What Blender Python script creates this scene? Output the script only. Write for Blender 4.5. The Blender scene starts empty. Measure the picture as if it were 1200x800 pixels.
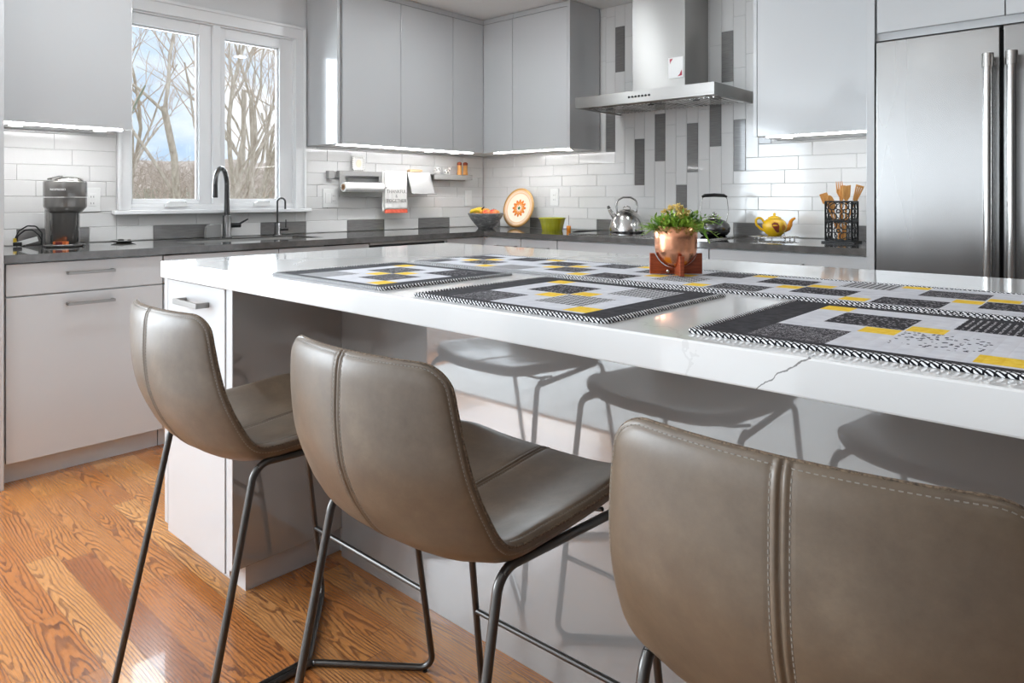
import bpy, math, random
from mathutils import Vector, Matrix, noise as mnoise
PI = math.pi
SC = bpy.context.scene
COL = SC.collection
rnd = random.Random(7)

# ------------------------------------------------------------------ camera
CAM = Vector((3.9526, -3.9995, 1.1392)); YAW = 0.7384; FPX = 824.1; HY = 231.7
cd = bpy.data.cameras.new('camera'); cam = bpy.data.objects.new('camera', cd); COL.objects.link(cam)
cam.location = CAM; cam.rotation_euler = (PI/2, 0, YAW)
cd.sensor_width = 36.0; cd.lens = 36.0*FPX/1200.0; cd.shift_y = -(400-HY)/1200.0; cd.clip_start = 0.02
SC.camera = cam
FW = Vector((-math.sin(YAW), math.cos(YAW), 0)); RT = Vector((math.cos(YAW), math.sin(YAW), 0))

# ------------------------------------------------------------------ materials
def srgb(r, g, b):
    f = lambda c: (c/255)/12.92 if c/255 <= .04045 else (((c/255)+.055)/1.055)**2.4
    return (f(r), f(g), f(b), 1)
def mat(name, col, rough=.5, metal=0, coat=0, spec=.5, **kw):
    m = bpy.data.materials.new(name); m.use_nodes = True
    b = m.node_tree.nodes['Principled BSDF']
    b.inputs['Base Color'].default_value = col if len(col) == 4 else (*col, 1)
    b.inputs['Roughness'].default_value = rough; b.inputs['Metallic'].default_value = metal
    b.inputs['Coat Weight'].default_value = coat; b.inputs['Coat Roughness'].default_value = .04
    b.inputs['Specular IOR Level'].default_value = spec
    for k, v in kw.items(): b.inputs[k.replace('_', ' ')].default_value = v
    return m
class NT:
    def __init__(s, m): s.m = m; s.t = m.node_tree; s.b = s.t.nodes['Principled BSDF']
    def n(s, typ, **kw):
        d = s.t.nodes.new(typ)
        for k, v in kw.items(): setattr(d, k, v)
        return d
    def l(s, a, b): s.t.links.new(a, b)
    def obj(s): return s.n('ShaderNodeTexCoord').outputs['Object']
    def mapping(s, src, scale=(1,1,1), loc=(0,0,0), rot=(0,0,0)):
        d = s.n('ShaderNodeMapping'); s.l(src, d.inputs['Vector'])
        d.inputs['Scale'].default_value = scale; d.inputs['Location'].default_value = loc; d.inputs['Rotation'].default_value = rot
        return d.outputs['Vector']
    def noise(s, src, scale=5, detail=3, rough=.5, dist=0):
        d = s.n('ShaderNodeTexNoise'); s.l(src, d.inputs['Vector'])
        d.inputs['Scale'].default_value = scale; d.inputs['Detail'].default_value = detail
        d.inputs['Roughness'].default_value = rough; d.inputs['Distortion'].default_value = dist
        return d.outputs['Fac']
    def ramp(s, src, stops, interp='LINEAR'):
        d = s.n('ShaderNodeValToRGB'); s.l(src, d.inputs['Fac']); d.color_ramp.interpolation = interp
        e = d.color_ramp.elements
        while len(e) < len(stops): e.new(.5)
        for i, (p, c) in enumerate(stops):
            e[i].position = p; e[i].color = c if len(c) == 4 else (*c, 1)
        return d.outputs['Color']
    def math(s, op, a, b=None, c=None):
        d = s.n('ShaderNodeMath', operation=op)
        for i, v in enumerate((a, b, c)):
            if v is None: continue
            if isinstance(v, (int, float)): d.inputs[i].default_value = v
            else: s.l(v, d.inputs[i])
        return d.outputs[0]
    def sep(s, v):
        d = s.n('ShaderNodeSeparateXYZ'); s.l(v, d.inputs[0]); return d.outputs
    def comb(s, x, y, z):
        d = s.n('ShaderNodeCombineXYZ')
        for i, v in enumerate((x, y, z)):
            if isinstance(v, (int, float)): d.inputs[i].default_value = v
            else: s.l(v, d.inputs[i])
        return d.outputs[0]
    def mix(s, f, a, b, mode='MIX'):
        d = s.n('ShaderNodeMix', data_type='RGBA', blend_type=mode)
        if isinstance(f, (int, float)): d.inputs[0].default_value = f
        else: s.l(f, d.inputs[0])
        for i, v in ((6, a), (7, b)):
            if isinstance(v, tuple): d.inputs[i].default_value = v if len(v) == 4 else (*v, 1)
            else: s.l(v, d.inputs[i])
        return d.outputs[2]
    def bump(s, h, strength=.3, dist=.002):
        d = s.n('ShaderNodeBump'); s.l(h, d.inputs['Height'])
        d.inputs['Strength'].default_value = strength; d.inputs['Distance'].default_value = dist
        s.l(d.outputs[0], s.b.inputs['Normal'])
    def col(s, c): s.l(c, s.b.inputs['Base Color'])

M = {}
M['lacquer'] = mat('lacquer', srgb(201,202,203), .14, 0, .35)
M['island'] = mat('island_shade_gloss', srgb(150,150,150), .2, 0, 1.0)  # darker copy of the lacquer: shade under the overhang put into the colour
M['island'].node_tree.nodes['Principled BSDF'].inputs['Coat IOR'].default_value = 2.6
M['carcass'] = mat('carcass', srgb(232,232,231), .35)
M['wall'] = mat('wall_paint', srgb(234,234,234), .6)
M['dimwall'] = mat('bounce_cutting_wall', srgb(92,93,95), .6)  # dark tone given to the unseen right wall to cut bounce light
M['ceiling'] = mat('ceiling_paint', srgb(242,242,241), .7)
M['white'] = mat('white_trim', srgb(246,246,246), .35)
M['whiteplastic'] = mat('white_plastic', srgb(238,238,236), .3)
M['tile'] = mat('glazed_white_tile', srgb(228,227,225), .12, 0, .3)
n = NT(M['tile']); n.bump(n.noise(n.mapping(n.obj(), (3, 3, 60)), 3, 2), .12, .002)
M['grout'] = mat('grout', srgb(206,205,203), .8)
M['darktile'] = mat('dark_glass_tile', srgb(92,90,89), .12, 0, .5)
n = NT(M['darktile']); n.col(n.ramp(n.noise(n.mapping(n.obj(), (4, 4, 90)), 3, 3), [(.3, srgb(108,106,105)), (.7, srgb(130,128,126))]))
M['worktop'] = mat('dark_quartz', srgb(92,90,88), .12, 0, 1.0)
n = NT(M['worktop']); n.col(n.ramp(n.noise(n.obj(), 18, 5, .65), [(.3, srgb(78,76,75)), (.7, srgb(104,102,99))]))
M['marble'] = mat('white_quartz', srgb(238,237,236), .1, 0, .4)
n = NT(M['marble'])
o = n.obj()
IZ_ = .884
p = n.sep(o)
w1 = n.math('MULTIPLY', n.math('SUBTRACT', n.noise(n.mapping(o, (1,1,1)), 7, 5, .6), .5), .22)
w2 = n.math('MULTIPLY', n.math('SUBTRACT', n.noise(n.mapping(o, (1,1,1), (5,3,1)), 30, 3, .6), .5), .03)
# one dark vein crossing the front face diagonally, fainter ones elsewhere
dv = n.math('ABSOLUTE', n.math('ADD', n.math('ADD', n.math('ADD', p[0], n.math('MULTIPLY', p[2], -1.35)), -3.594+.908*1.35+2.9-1.35*IZ_), n.math('ADD', n.math('MULTIPLY', w1, .25), w2)))
near = n.math('LESS_THAN', n.math('ABSOLUTE', n.math('ADD', p[1], .70)), .033)
vein = n.math('MULTIPLY', n.math('LESS_THAN', dv, .0016), near)
faint = n.math('LESS_THAN', n.math('ABSOLUTE', n.math('ADD', n.math('MODULO', n.math('ADD', n.math('ADD', n.math('MULTIPLY', p[0], .55), p[1]), 10), .55), n.math('ADD', w1, -.27))), .0035)
c = n.mix(n.math('MULTIPLY', faint, .28), srgb(233,232,231), srgb(196,194,192))
c = n.mix(n.math('MULTIPLY', vein, .8), c, srgb(95,92,90))
n.col(c)
M['metalhandle'] = mat('brushed_nickel', srgb(150,148,145), .32, .9)
M['steel'] = mat('stainless', srgb(178,176,173), .24, 1)
n = NT(M['steel'])
s_ = n.noise(n.mapping(n.obj(), (1.2, 1.2, 160)), 4, 3)
n.bump(s_, .05, .001)
n.l(n.math('ADD', n.math('MULTIPLY', n.noise(n.obj(), 2.2, 3), .12), .36), n.b.inputs['Roughness'])
for k_ in ('steel',):
    b_ = M[k_].node_tree.nodes['Principled BSDF']; b_.inputs['Anisotropic'].default_value = .8; b_.inputs['Anisotropic Rotation'].default_value = .25
M['steelv'] = mat('stainless_smooth', srgb(205,203,200), .16, 1)
M['fridge'] = mat('fridge_steel', srgb(156,155,154), .3, 1)
n = NT(M['fridge'])
n.bump(n.noise(n.mapping(n.obj(), (140, 140, .9)), 3, 2), .035, .001)
n.l(n.math('ADD', n.math('MULTIPLY', n.noise(n.mapping(n.obj(), (3.0, 1, .5)), 1.6, 2), .2), .16), n.b.inputs['Roughness'])
M['fridge'].node_tree.nodes['Principled BSDF'].inputs['Anisotropic'].default_value = .6
M['black'] = mat('black', srgb(24,24,25), .4)
M['blackgloss'] = mat('black_glass', srgb(16,16,18), .06, 0, .5)
M['darkmetal'] = mat('gunmetal', srgb(92,90,88), .3, .9)
M['faucetmetal'] = mat('black_stainless', srgb(98,97,97), .26, .95)
M['leather'] = mat('leather', srgb(100,92,84), .4, 0, .0, .62)
n = NT(M['leather'])
o = n.obj()
base = n.ramp(n.noise(o, 9, 8, .72), [(.25, srgb(80,66,53)), (.55, srgb(101,86,70)), (.8, srgb(122,106,88))])
fine = n.noise(o, 900, 2, .5)
n.col(base)
n.bump(n.math('ADD', n.math('MULTIPLY', fine, .4), n.math('MULTIPLY', n.noise(o, 45, 5, .65), .8)), .2, .0009)
n.l(n.math('ADD', n.math('MULTIPLY', n.noise(o, 14, 4), .22), .29), n.b.inputs['Roughness'])
M['rawedge'] = mat('raw_leather_edge', srgb(118,98,78), .8)
n = NT(M['rawedge']); n.col(n.ramp(n.noise(n.obj(), 260, 3, .7), [(.35, srgb(64,54,45)), (.65, srgb(128,108,88))]))
M['thread'] = mat('thread', srgb(138,132,124), .7)
M['copper'] = mat('copper', srgb(236,168,132), .27, 1)
n = NT(M['copper']); n.bump(n.noise(n.mapping(n.obj(), (1,1,120)), 3, 2), .03, .0006)
M['redwood'] = mat('reddish_wood', srgb(150,66,34), .42)
n = NT(M['redwood']); n.col(n.ramp(n.noise(n.mapping(n.obj(), (12,12,90)), 2, 4, .6), [(.3, srgb(120,44,22)), (.7, srgb(182,90,50))]))
M['wood'] = mat('utensil_wood', srgb(222,158,84), .5)
n = NT(M['wood']); n.col(n.ramp(n.noise(n.mapping(n.obj(), (60,60,8)), 2, 4, .6), [(.3, srgb(206,136,62)), (.7, srgb(234,176,104))]))
M['palewood'] = mat('pale_wood', srgb(222,190,150), .5)
M['leaf'] = mat('leaf', srgb(74,124,34), .42)
n = NT(M['leaf']); n.col(n.ramp(n.noise(n.obj(), 28, 3), [(.35, srgb(80,134,32)), (.65, srgb(178,208,84))]))
M['flower'] = mat('cream_flower', srgb(252,230,156), .6)
M['flower2'] = mat('orange_flower', srgb(226,160,96), .6)
M['terracotta'] = mat('terracotta', srgb(178,110,78), .7)
M['soil'] = mat('soil', srgb(60,44,34), .9)
M['yellowglaze'] = mat('yellow_glaze', srgb(246,196,20), .15, 0, .6)
n = NT(M['yellowglaze'])
M['brownglaze'] = mat('brown_glaze', srgb(140,56,26), .15, 0, .6)
M['orangeglaze'] = mat('orange_glaze', srgb(232,150,20), .15, 0, .6)
M['greenglaze'] = mat('green_glaze', srgb(182,180,20), .12, 0, .7)
M['bowlglaze'] = mat('bowl_glaze', srgb(92,92,94), .3, 0, .3)
n = NT(M['bowlglaze'])
n.col(n.ramp(n.noise(n.mapping(n.obj(), (3,3,9)), 6, 4, .6, 1.5), [(.3, srgb(84,86,92)), (.52, srgb(130,130,130)), (.75, srgb(182,182,178))]))
M['ceramic'] = mat('white_ceramic', srgb(240,238,234), .2, 0, .4)
M['towel'] = mat('towel_cloth', srgb(238,236,232), .9)
M['coral'] = mat('coral_trim', srgb(236,108,82), .85)
M['ink'] = mat('grey_print', srgb(150,146,142), .8)
M['paper'] = mat('paper', srgb(248,247,245), .8)
M['cardboard'] = mat('cardboard', srgb(176,138,104), .8)
M['lightgrey'] = mat('light_grey_metal', srgb(166,165,163), .4, .35)
M['red'] = mat('red_print', srgb(170,40,66), .6)
M['orange'] = mat('orange', srgb(240,140,20), .25, 0, .3)
M['amber'] = mat('amber', srgb(226,120,60), .35)
M['maroon'] = mat('maroon', srgb(120,38,34), .35)
M['banana'] = mat('banana', srgb(236,200,50), .5)
M['apple'] = mat('apple_red', srgb(226,84,58), .3)
n = NT(M['apple']); n.col(n.ramp(n.noise(n.obj(), 22, 3), [(.38, srgb(222,66,52)), (.62, srgb(244,160,90))]))
M['peach'] = mat('peach', srgb(240,180,80), .45)
M['coffee'] = mat('coffee_machine_grey', srgb(128,125,122), .22, .45, .4)
M['coffeedark'] = mat('coffee_machine_dark', srgb(98,96,94), .16, .5, .5)
M['rug'] = mat('pale_rug', srgb(196,194,190), .95)
n = NT(M['rug']); n.col(n.ramp(n.noise(n.obj(), 9, 6, .7), [(.35, srgb(204,203,201)), (.65, srgb(232,231,229))]))
M['pendant'] = mat('pendant_metal', srgb(120,118,116), .3, .9)
M['bark'] = mat('bark', srgb(176,164,150), .9)
n = NT(M['bark']); n.col(n.ramp(n.noise(n.mapping(n.obj(), (6,6,1.5)), 3, 4), [(.3, srgb(186,172,156)), (.7, srgb(232,222,208))]))
M['ivybark'] = mat('ivy_bark', srgb(150,156,136), .9)
M['brush'] = mat('brushwood', srgb(190,172,158), .95)
n = NT(M['brush']); n.col(n.ramp(n.noise(n.obj(), 2.2, 8, .75), [(.35, srgb(196,178,162)), (.65, srgb(236,222,210))]))
M['twig'] = mat('twig', srgb(214,194,174), .9)
M['grass'] = mat('winter_grass', srgb(168,160,138), .95)
m = bpy.data.materials.new('glass_pane'); m.use_nodes = True; M['glass'] = m
t = m.node_tree; t.nodes.clear()
o_ = t.nodes.new('ShaderNodeOutputMaterial'); mx = t.nodes.new('ShaderNodeMixShader'); tr = t.nodes.new('ShaderNodeBsdfTransparent'); gl = t.nodes.new('ShaderNodeBsdfGlossy'); fr = t.nodes.new('ShaderNodeFresnel')
gl.inputs['Roughness'].default_value = .01; fr.inputs[0].default_value = 1.45; tr.inputs[0].default_value = (.97,.98,.98,1)
t.links.new(fr.outputs[0], mx.inputs[0]); t.links.new(tr.outputs[0], mx.inputs[1]); t.links.new(gl.outputs[0], mx.inputs[2]); t.links.new(mx.outputs[0], o_.inputs[0])
m = mat('led_puck', (1,1,1,1)); M['led'] = m
m.node_tree.nodes['Principled BSDF'].inputs['Emission Color'].default_value = (1,.97,.92,1); m.node_tree.nodes['Principled BSDF'].inputs['Emission Strength'].default_value = 5

# oak floor, boards along x
M['floor'] = mat('oak_floor', srgb(176,116,62), .26, 0, .22)
n = NT(M['floor'])
o = n.obj(); q = n.sep(o)
W_ = .083
row = n.math('FLOOR', n.math('DIVIDE', q[1], W_))
wn = n.n('ShaderNodeTexWhiteNoise', noise_dimensions='1D'); n.l(row, wn.inputs['W'])
xs = n.math('ADD', q[0], n.math('MULTIPLY', wn.outputs['Value'], 7.3))
LB = .92
bi = n.math('FLOOR', n.math('DIVIDE', xs, LB))
wn2 = n.n('ShaderNodeTexWhiteNoise', noise_dimensions='2D'); n.l(n.comb(row, bi, 0), wn2.inputs['Vector'])
wc = n.sep(wn2.outputs['Color'])
yl = n.math('SUBTRACT', n.math('DIVIDE', q[1], W_), row)           # 0..1 across board
xl = n.math('SUBTRACT', n.math('DIVIDE', xs, LB), bi)
yb = n.math('MULTIPLY', n.math('SUBTRACT', yl, n.math('ADD', n.math('MULTIPLY', wc[0], 1.3), -.15)), W_)
off3 = n.comb(n.math('MULTIPLY', wc[0], 37), n.math('MULTIPLY', wc[1], 53), n.math('MULTIPLY', wc[2], 11))
vadd = n.n('ShaderNodeVectorMath', operation='ADD'); n.l(o, vadd.inputs[0]); n.l(off3, vadd.inputs[1]); po = vadd.outputs[0]
n1 = n.math('MULTIPLY', n.math('SUBTRACT', n.noise(n.mapping(po, (2.2, 12, 1)), 1.4, 3, .5), .5), .05)
n2 = n.math('MULTIPLY', n.math('SUBTRACT', n.noise(n.mapping(po, (14, 60, 1)), 1.6, 3, .6), .5), .0065)
zc_ = n.math('ADD', n.math('ADD', n.math('MULTIPLY', n.math('SUBTRACT', n.math('FRACT', n.math('ADD', xl, wc[1])), .5), .075), n1), n2)
r_ = n.math('SQRT', n.math('ADD', n.math('POWER', yb, 2), n.math('POWER', zc_, 2)))
ring = n.math('FRACT', n.math('ADD', n.math('DIVIDE', n.math('ADD', r_, n2), .0080), n.math('MULTIPLY', wc[2], 5)))
gr = n.ramp(ring, [(0, (.0,)*3), (.40, (.12,)*3), (.66, (.95,)*3), (.80, (1,)*3), (.93, (.1,)*3), (1, (0,)*3)])
pores = n.noise(n.mapping(po, (9, 420, 1)), 1.5, 3, .7)
pr = n.ramp(pores, [(.50, (0,)*3), (.68, (1,)*3)])
light = n.ramp(wc[1], [(0, srgb(212,146,84)), (.4, srgb(190,118,62)), (.75, srgb(222,160,98)), (1, srgb(158,92,52))])
strength = n.math('MULTIPLY', n.math('ADD', n.noise(n.mapping(po, (2, 8, 1)), 2, 3), .08), 1.0)
c = n.mix(n.math('MINIMUM', n.math('MULTIPLY', gr, n.math('MULTIPLY', strength, 1.22)), .9), light, srgb(92,50,30))
c = n.mix(n.math('MULTIPLY', pr, .5), c, srgb(104,60,32))
seam = n.math('MAXIMUM', n.math('LESS_THAN', n.math('MINIMUM', yl, n.math('SUBTRACT', 1, yl)), .010), n.math('LESS_THAN', n.math('MINIMUM', xl, n.math('SUBTRACT', 1, xl)), .0011))
c = n.mix(n.math('MULTIPLY', seam, .6), c, srgb(66,36,18))
n.col(c)
n.bump(n.math('SUBTRACT', n.math('MULTIPLY', gr, -.25), n.math('ADD', seam, n.math('MULTIPLY', pr, .2))), .16, .0007)
n.l(n.math('ADD', n.math('MULTIPLY', gr, .08), .24), n.b.inputs['Roughness'])

# fabrics
def fabric(name, kind):
    m = mat(name, (1,1,1,1), .9, spec=.2); M[name] = m; n = NT(m); o = n.obj(); q = n.sep(o)
    dk = srgb(52,50,54); dk2 = srgb(74,72,78); wh = srgb(214,214,220)
    tw = n.noise(o, 60, 4, .7)
    if kind == 'plain': c = n.ramp(tw, [(.3, srgb(44,43,46)), (.7, srgb(70,68,72))])
    elif kind == 'white': c = n.ramp(n.noise(o, 40, 3), [(.3, srgb(204,204,211)), (.7, srgb(222,222,227))])
    elif kind == 'yellow': c = n.ramp(n.noise(o, 120, 3), [(.3, srgb(236,190,40)), (.7, srgb(250,214,88))])
    elif kind == 'dots':
        v = n.n('ShaderNodeTexVoronoi'); n.l(n.mapping(o, (1,1,0.001)), v.inputs['Vector']); v.inputs['Scale'].default_value = 150; v.inputs['Randomness'].default_value = .9
        c = n.mix(n.math('LESS_THAN', v.outputs['Distance'], .36), dk, srgb(150,146,150))
    elif kind == 'floral':
        v = n.n('ShaderNodeTexVoronoi'); n.l(n.mapping(o, (1,.7,0.001)), v.inputs['Vector']); v.inputs['Scale'].default_value = 130
        a = n.math('LESS_THAN', v.outputs['Distance'], .33)
        b = n.math('GREATER_THAN', n.noise(n.mapping(o, (1,1,.01)), 38, 2), .40)
        c = n.mix(n.math('MULTIPLY', a, b), wh, srgb(60,60,72))
    elif kind == 'check':
        d = n.n('ShaderNodeTexChecker'); n.l(n.mapping(o, (1,1,0.001), (0,0,.5), (0,0,.78)), d.inputs['Vector']); d.inputs['Scale'].default_value = 110
        d.inputs['Color1'].default_value = dk; d.inputs['Color2'].default_value = srgb(205,204,206); c = d.outputs['Color']
    elif kind == 'stripe':
        g = n.math('GREATER_THAN', n.math('FRACT', n.math('MULTIPLY', q[0], 105)), .62)
        g2 = n.math('GREATER_THAN', n.noise(n.mapping(o, (1,1,.01)), 160, 2), .5)
        c = n.mix(n.math('MULTIPLY', g, g2), dk, srgb(190,188,190))
    elif kind == 'squiggle':
        w = n.noise(n.mapping(o, (1,2.2,.01)), 70, 3, .5, 2)
        c = n.mix(n.math('LESS_THAN', n.math('ABSOLUTE', n.math('SUBTRACT', w, .5)), .022), dk, srgb(176,172,176))
    elif kind == 'binding':
        a = n.math('FRACT', n.math('MULTIPLY', n.math('ADD', q[0], n.math('ADD', q[1], n.math('MULTIPLY', q[2], 1.2))), 118))
        b = n.math('FRACT', n.math('MULTIPLY', n.math('SUBTRACT', q[0], q[1]), 92))
        c = n.mix(n.math('MAXIMUM', n.math('MULTIPLY', n.math('GREATER_THAN', a, .5), n.math('GREATER_THAN', b, .22)), 0), srgb(22,22,26), srgb(236,236,238))
    n.col(c)
    quilt = n.math('ABSOLUTE', n.math('SUBTRACT', n.math('FRACT', n.math('MULTIPLY', q[0], 52)), .5))
    if kind != 'binding': n.bump(n.math('ADD', n.math('POWER', quilt, .4), n.math('MULTIPLY', tw, .3)), .35, .0015)
    else: n.bump(a, .3, .001)
    return m
for k in ('plain','white','yellow','dots','floral','check','stripe','squiggle','binding'): fabric('fabric_'+k, k)

# ------------------------------------------------------------------ mesh builder
class MB:
    def __init__(s): s.v = []; s.f = []; s.mi = []; s.sm = []
    def add(s, vs, fs, mi=0, smooth=False):
        b = len(s.v); s.v += [tuple(p) for p in vs]
        for f in fs: s.f.append([b+i for i in f]); s.mi.append(mi); s.sm.append(smooth)
        return s
    def box(s, x0, x1, y0, y1, z0, z1, mi=0):
        x0, x1 = sorted((x0, x1)); y0, y1 = sorted((y0, y1)); z0, z1 = sorted((z0, z1))
        return s.add([(x0,y0,z0),(x1,y0,z0),(x1,y1,z0),(x0,y1,z0),(x0,y0,z1),(x1,y0,z1),(x1,y1,z1),(x0,y1,z1)],
                     [(0,3,2,1),(4,5,6,7),(0,1,5,4),(1,2,6,5),(2,3,7,6),(3,0,4,7)], mi)
    def obox(s, c, ax, ay, az, hx, hy, hz, mi=0):
        c = Vector(c); ax, ay, az = (Vector(a).normalized() for a in (ax, ay, az))
        vs = [c+ax*hx*i+ay*hy*j+az*hz*k for k in (-1,1) for (i,j) in ((-1,-1),(1,-1),(1,1),(-1,1))]
        return s.add(vs, [(0,3,2,1),(4,5,6,7),(0,1,5,4),(1,2,6,5),(2,3,7,6),(3,0,4,7)], mi)
    def tube(s, pts, r, seg=12, cap=True, closed=False, mi=0):
        pts = [Vector(p) for p in pts]; N = len(pts); rs = r if isinstance(r, (list, tuple)) else [r]*N
        vs = []; fs = []; up = None
        for i in range(N):
            if closed: d = pts[(i+1)%N]-pts[i-1]
            else: d = pts[min(i+1,N-1)]-pts[max(i-1,0)]
            d.normalize()
            if up is None:
                up = Vector((0,0,1)) if abs(d.z) < .9 else Vector((1,0,0))
            a = d.cross(up)
            if a.length < 1e-6: a = d.cross(Vector((0,1,0)))
            a.normalize(); b = a.cross(d).normalized(); up = b
            for j in range(seg):
                t = 2*PI*j/seg; vs.append(pts[i]+(a*math.cos(t)+b*math.sin(t))*rs[i])
        for i in range(N if closed else N-1):
            k = (i+1) % N
            for j in range(seg):
                fs.append((i*seg+j, i*seg+(j+1)%seg, k*seg+(j+1)%seg, k*seg+j))
        s.add(vs, fs, mi, True)
        if cap and not closed:
            s.add(vs[:seg], [tuple(range(seg))], mi); s.add(vs[-seg:], [tuple(reversed(range(seg)))], mi)
        return s
    def lathe(s, prof, c=(0,0,0), seg=32, mi=0, sx=1, sy=1, smooth=True, flute=None):
        c = Vector(c); vs = []; fs = []; n_ = len(prof)
        for (r, z) in prof:
            for j in range(seg):
                t = 2*PI*j/seg; rr = r*(1+(flute(t, z) if flute else 0))
                vs.append(c+Vector((rr*math.cos(t)*sx, rr*math.sin(t)*sy, z)))
        for i in range(n_-1):
            for j in range(seg):
                fs.append((i*seg+j, i*seg+(j+1)%seg, (i+1)*seg+(j+1)%seg, (i+1)*seg+j))
        s.add(vs, fs, mi, smooth)
        if prof[0][0] > 1e-5: s.add(vs[:seg], [tuple(reversed(range(seg)))], mi)
        if prof[-1][0] > 1e-5: s.add(vs[-seg:], [tuple(range(seg))], mi)
        return s
    def prism(s, poly, o, ex, ey, ez, h, mi=0):
        o = Vector(o); ex = Vector(ex); ey = Vector(ey); ez = Vector(ez).normalized(); n_ = len(poly)
        a = [o+ex*x+ey*y for x, y in poly]; b = [p+ez*h for p in a]
        return s.add(a+b, [tuple(reversed(range(n_))), tuple(range(n_, 2*n_))]+[(i, (i+1)%n_, n_+(i+1)%n_, n_+i) for i in range(n_)], mi)
    def sphere(s, c, r, seg=14, rings=9, sc=(1,1,1), mi=0):
        c = Vector(c); vs = []; fs = []
        for i in range(rings+1):
            p = PI*i/rings
            for j in range(seg):
                t = 2*PI*j/seg
                vs.append(c+Vector((r*sc[0]*math.sin(p)*math.cos(t), r*sc[1]*math.sin(p)*math.sin(t), r*sc[2]*math.cos(p))))
        for i in range(rings):
            for j in range(seg): fs.append((i*seg+j, (i+1)*seg+j, (i+1)*seg+(j+1)%seg, i*seg+(j+1)%seg))
        return s.add(vs, fs, mi, True)
    def build(s, name, mats, parent=None, bevel=0, origin=None, seg=2):
        org = Vector(origin) if origin is not None else (Vector(parent_world(parent)) if parent else Vector((0,0,0)))
        me = bpy.data.meshes.new(name)
        me.from_pydata([tuple(Vector(p)-org) for p in s.v], [], s.f)
        for m in (mats if isinstance(mats, (list, tuple)) else [mats]): me.materials.append(M[m] if isinstance(m, str) else m)
        me.polygons.foreach_set('material_index', s.mi); me.polygons.foreach_set('use_smooth', s.sm); me.update()
        o = bpy.data.objects.new(name, me); COL.objects.link(o)
        if parent: o.parent = parent
        else: o.location = org
        if bevel:
            b = o.modifiers.new('bevel', 'BEVEL'); b.width = bevel; b.segments = seg; b.limit_method = 'ANGLE'; b.angle_limit = math.radians(50)
        return o
def parent_world(p):
    v = Vector(p.location)
    while p.parent: p = p.parent; v = v+Vector(p.location)
    return v
def tag(o, label, cat, group=None):
    o['label'] = label; o['category'] = cat
    if group: o['group'] = group
    return o
def empty(name, loc, label, cat, group=None, rz=0):
    o = bpy.data.objects.new(name, None); COL.objects.link(o); o.location = loc; o.rotation_euler = (0,0,rz); o.empty_display_size = .05
    return tag(o, label, cat, group)
def struct(o): o['kind'] = 'structure'; return o
def single(name, mb, m, loc, label, cat, group=None, bevel=0, seg=2):
    return tag(mb.build(name, m, None, bevel, origin=loc, seg=seg), label, cat, group)
def copy_tree(o, parent=None):
    c = o.copy(); COL.objects.link(c); c.parent = parent
    for ch in [x for x in bpy.data.objects if x.parent == o]: copy_tree(ch, c)
    return c
def fillet(pts, r, n_=7):
    pts = [Vector(p) for p in pts]; out = [pts[0]]
    for i in range(1, len(pts)-1):
        a, b, c = pts[i-1], pts[i], pts[i+1]
        d1 = (a-b); d2 = (c-b); l1, l2 = d1.length, d2.length; d1.normalize(); d2.normalize()
        ang = d1.angle(d2); rr = r[i] if isinstance(r, (list, tuple)) else r
        t = min(rr/math.tan(ang/2), l1*.48, l2*.48); rr = t*math.tan(ang/2)
        cen = b+(d1+d2).normalized()*(rr/math.sin(ang/2))
        p1 = b+d1*t; p2 = b+d2*t; v1 = p1-cen; v2 = p2-cen; A = v1.angle(v2)
        for k in range(n_+1):
            f = k/n_; out.append(cen+(v1*math.sin((1-f)*A)+v2*math.sin(f*A))/math.sin(A) if A > 1e-4 else p1)
    out.append(pts[-1]); return out
def text(name, body, size, loc, rot, m, parent, depth=.0004, origin_world=True):
    cu = bpy.data.curves.new(name, 'FONT'); cu.body = body; cu.size = size; cu.extrude = depth; cu.align_x = 'CENTER'; cu.align_y = 'CENTER'
    ob = bpy.data.objects.new(name+'_src', cu); COL.objects.link(ob)
    dg = bpy.context.evaluated_depsgraph_get(); me = bpy.data.meshes.new_from_object(ob.evaluated_get(dg))
    bpy.data.objects.remove(ob); me.name = name
    o = bpy.data.objects.new(name, me); COL.objects.link(o); me.materials.clear(); me.materials.append(M[m])
    o.parent = parent; o.location = Vector(loc)-parent_world(parent); o.rotation_euler = rot
    return o

# ------------------------------------------------------------------ room shell
CH = 2.44; XR = 7.6; YF = -8.0
wy0, wy1, wz0, wz1 = -2.655, -1.655, 1.09, 2.14
struct(MB().box(-.15, XR+.15, YF-.15, .15, -.10, 0).build('floor', 'floor'))
struct(MB().box(-.15, XR+.15, YF-.15, .15, CH, CH+.1).build('ceiling', 'ceiling'))
ry0, ry1 = -7.1, -4.2
wl = MB().box(-.15, 0, YF, ry0, 0, CH).box(-.15, 0, ry1, wy0, 0, CH).box(-.15, 0, ry0, ry1, 0, .45).box(-.15, 0, ry0, ry1, 2.2, CH).box(-.15, 0, wy1, .15, 0, CH).box(-.15, 0, wy0, wy1, 0, wz0).box(-.15, 0, wy0, wy1, wz1, CH)
struct(wl.build('wall_left', 'wall'))
struct(MB().box(0, XR+.15, 0, .15, 0, CH).build('wall_back', 'wall'))
# right wall darkened to cut bounce; unseen rear and left openings added for light
struct(MB().box(XR, XR+.15, YF, 0, 0, CH).build('wall_right', 'dimwall'))
fx0, fx1 = .6, 3.7
struct(MB().box(-.15, fx0, YF-.15, YF, 0, CH).box(fx1, XR+.15, YF-.15, YF, 0, CH).box(fx0, fx1, YF-.15, YF, 2.25, CH).box(fx0, fx1, YF-.15, YF, 0, .05).build('wall_front', 'wall'))
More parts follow.
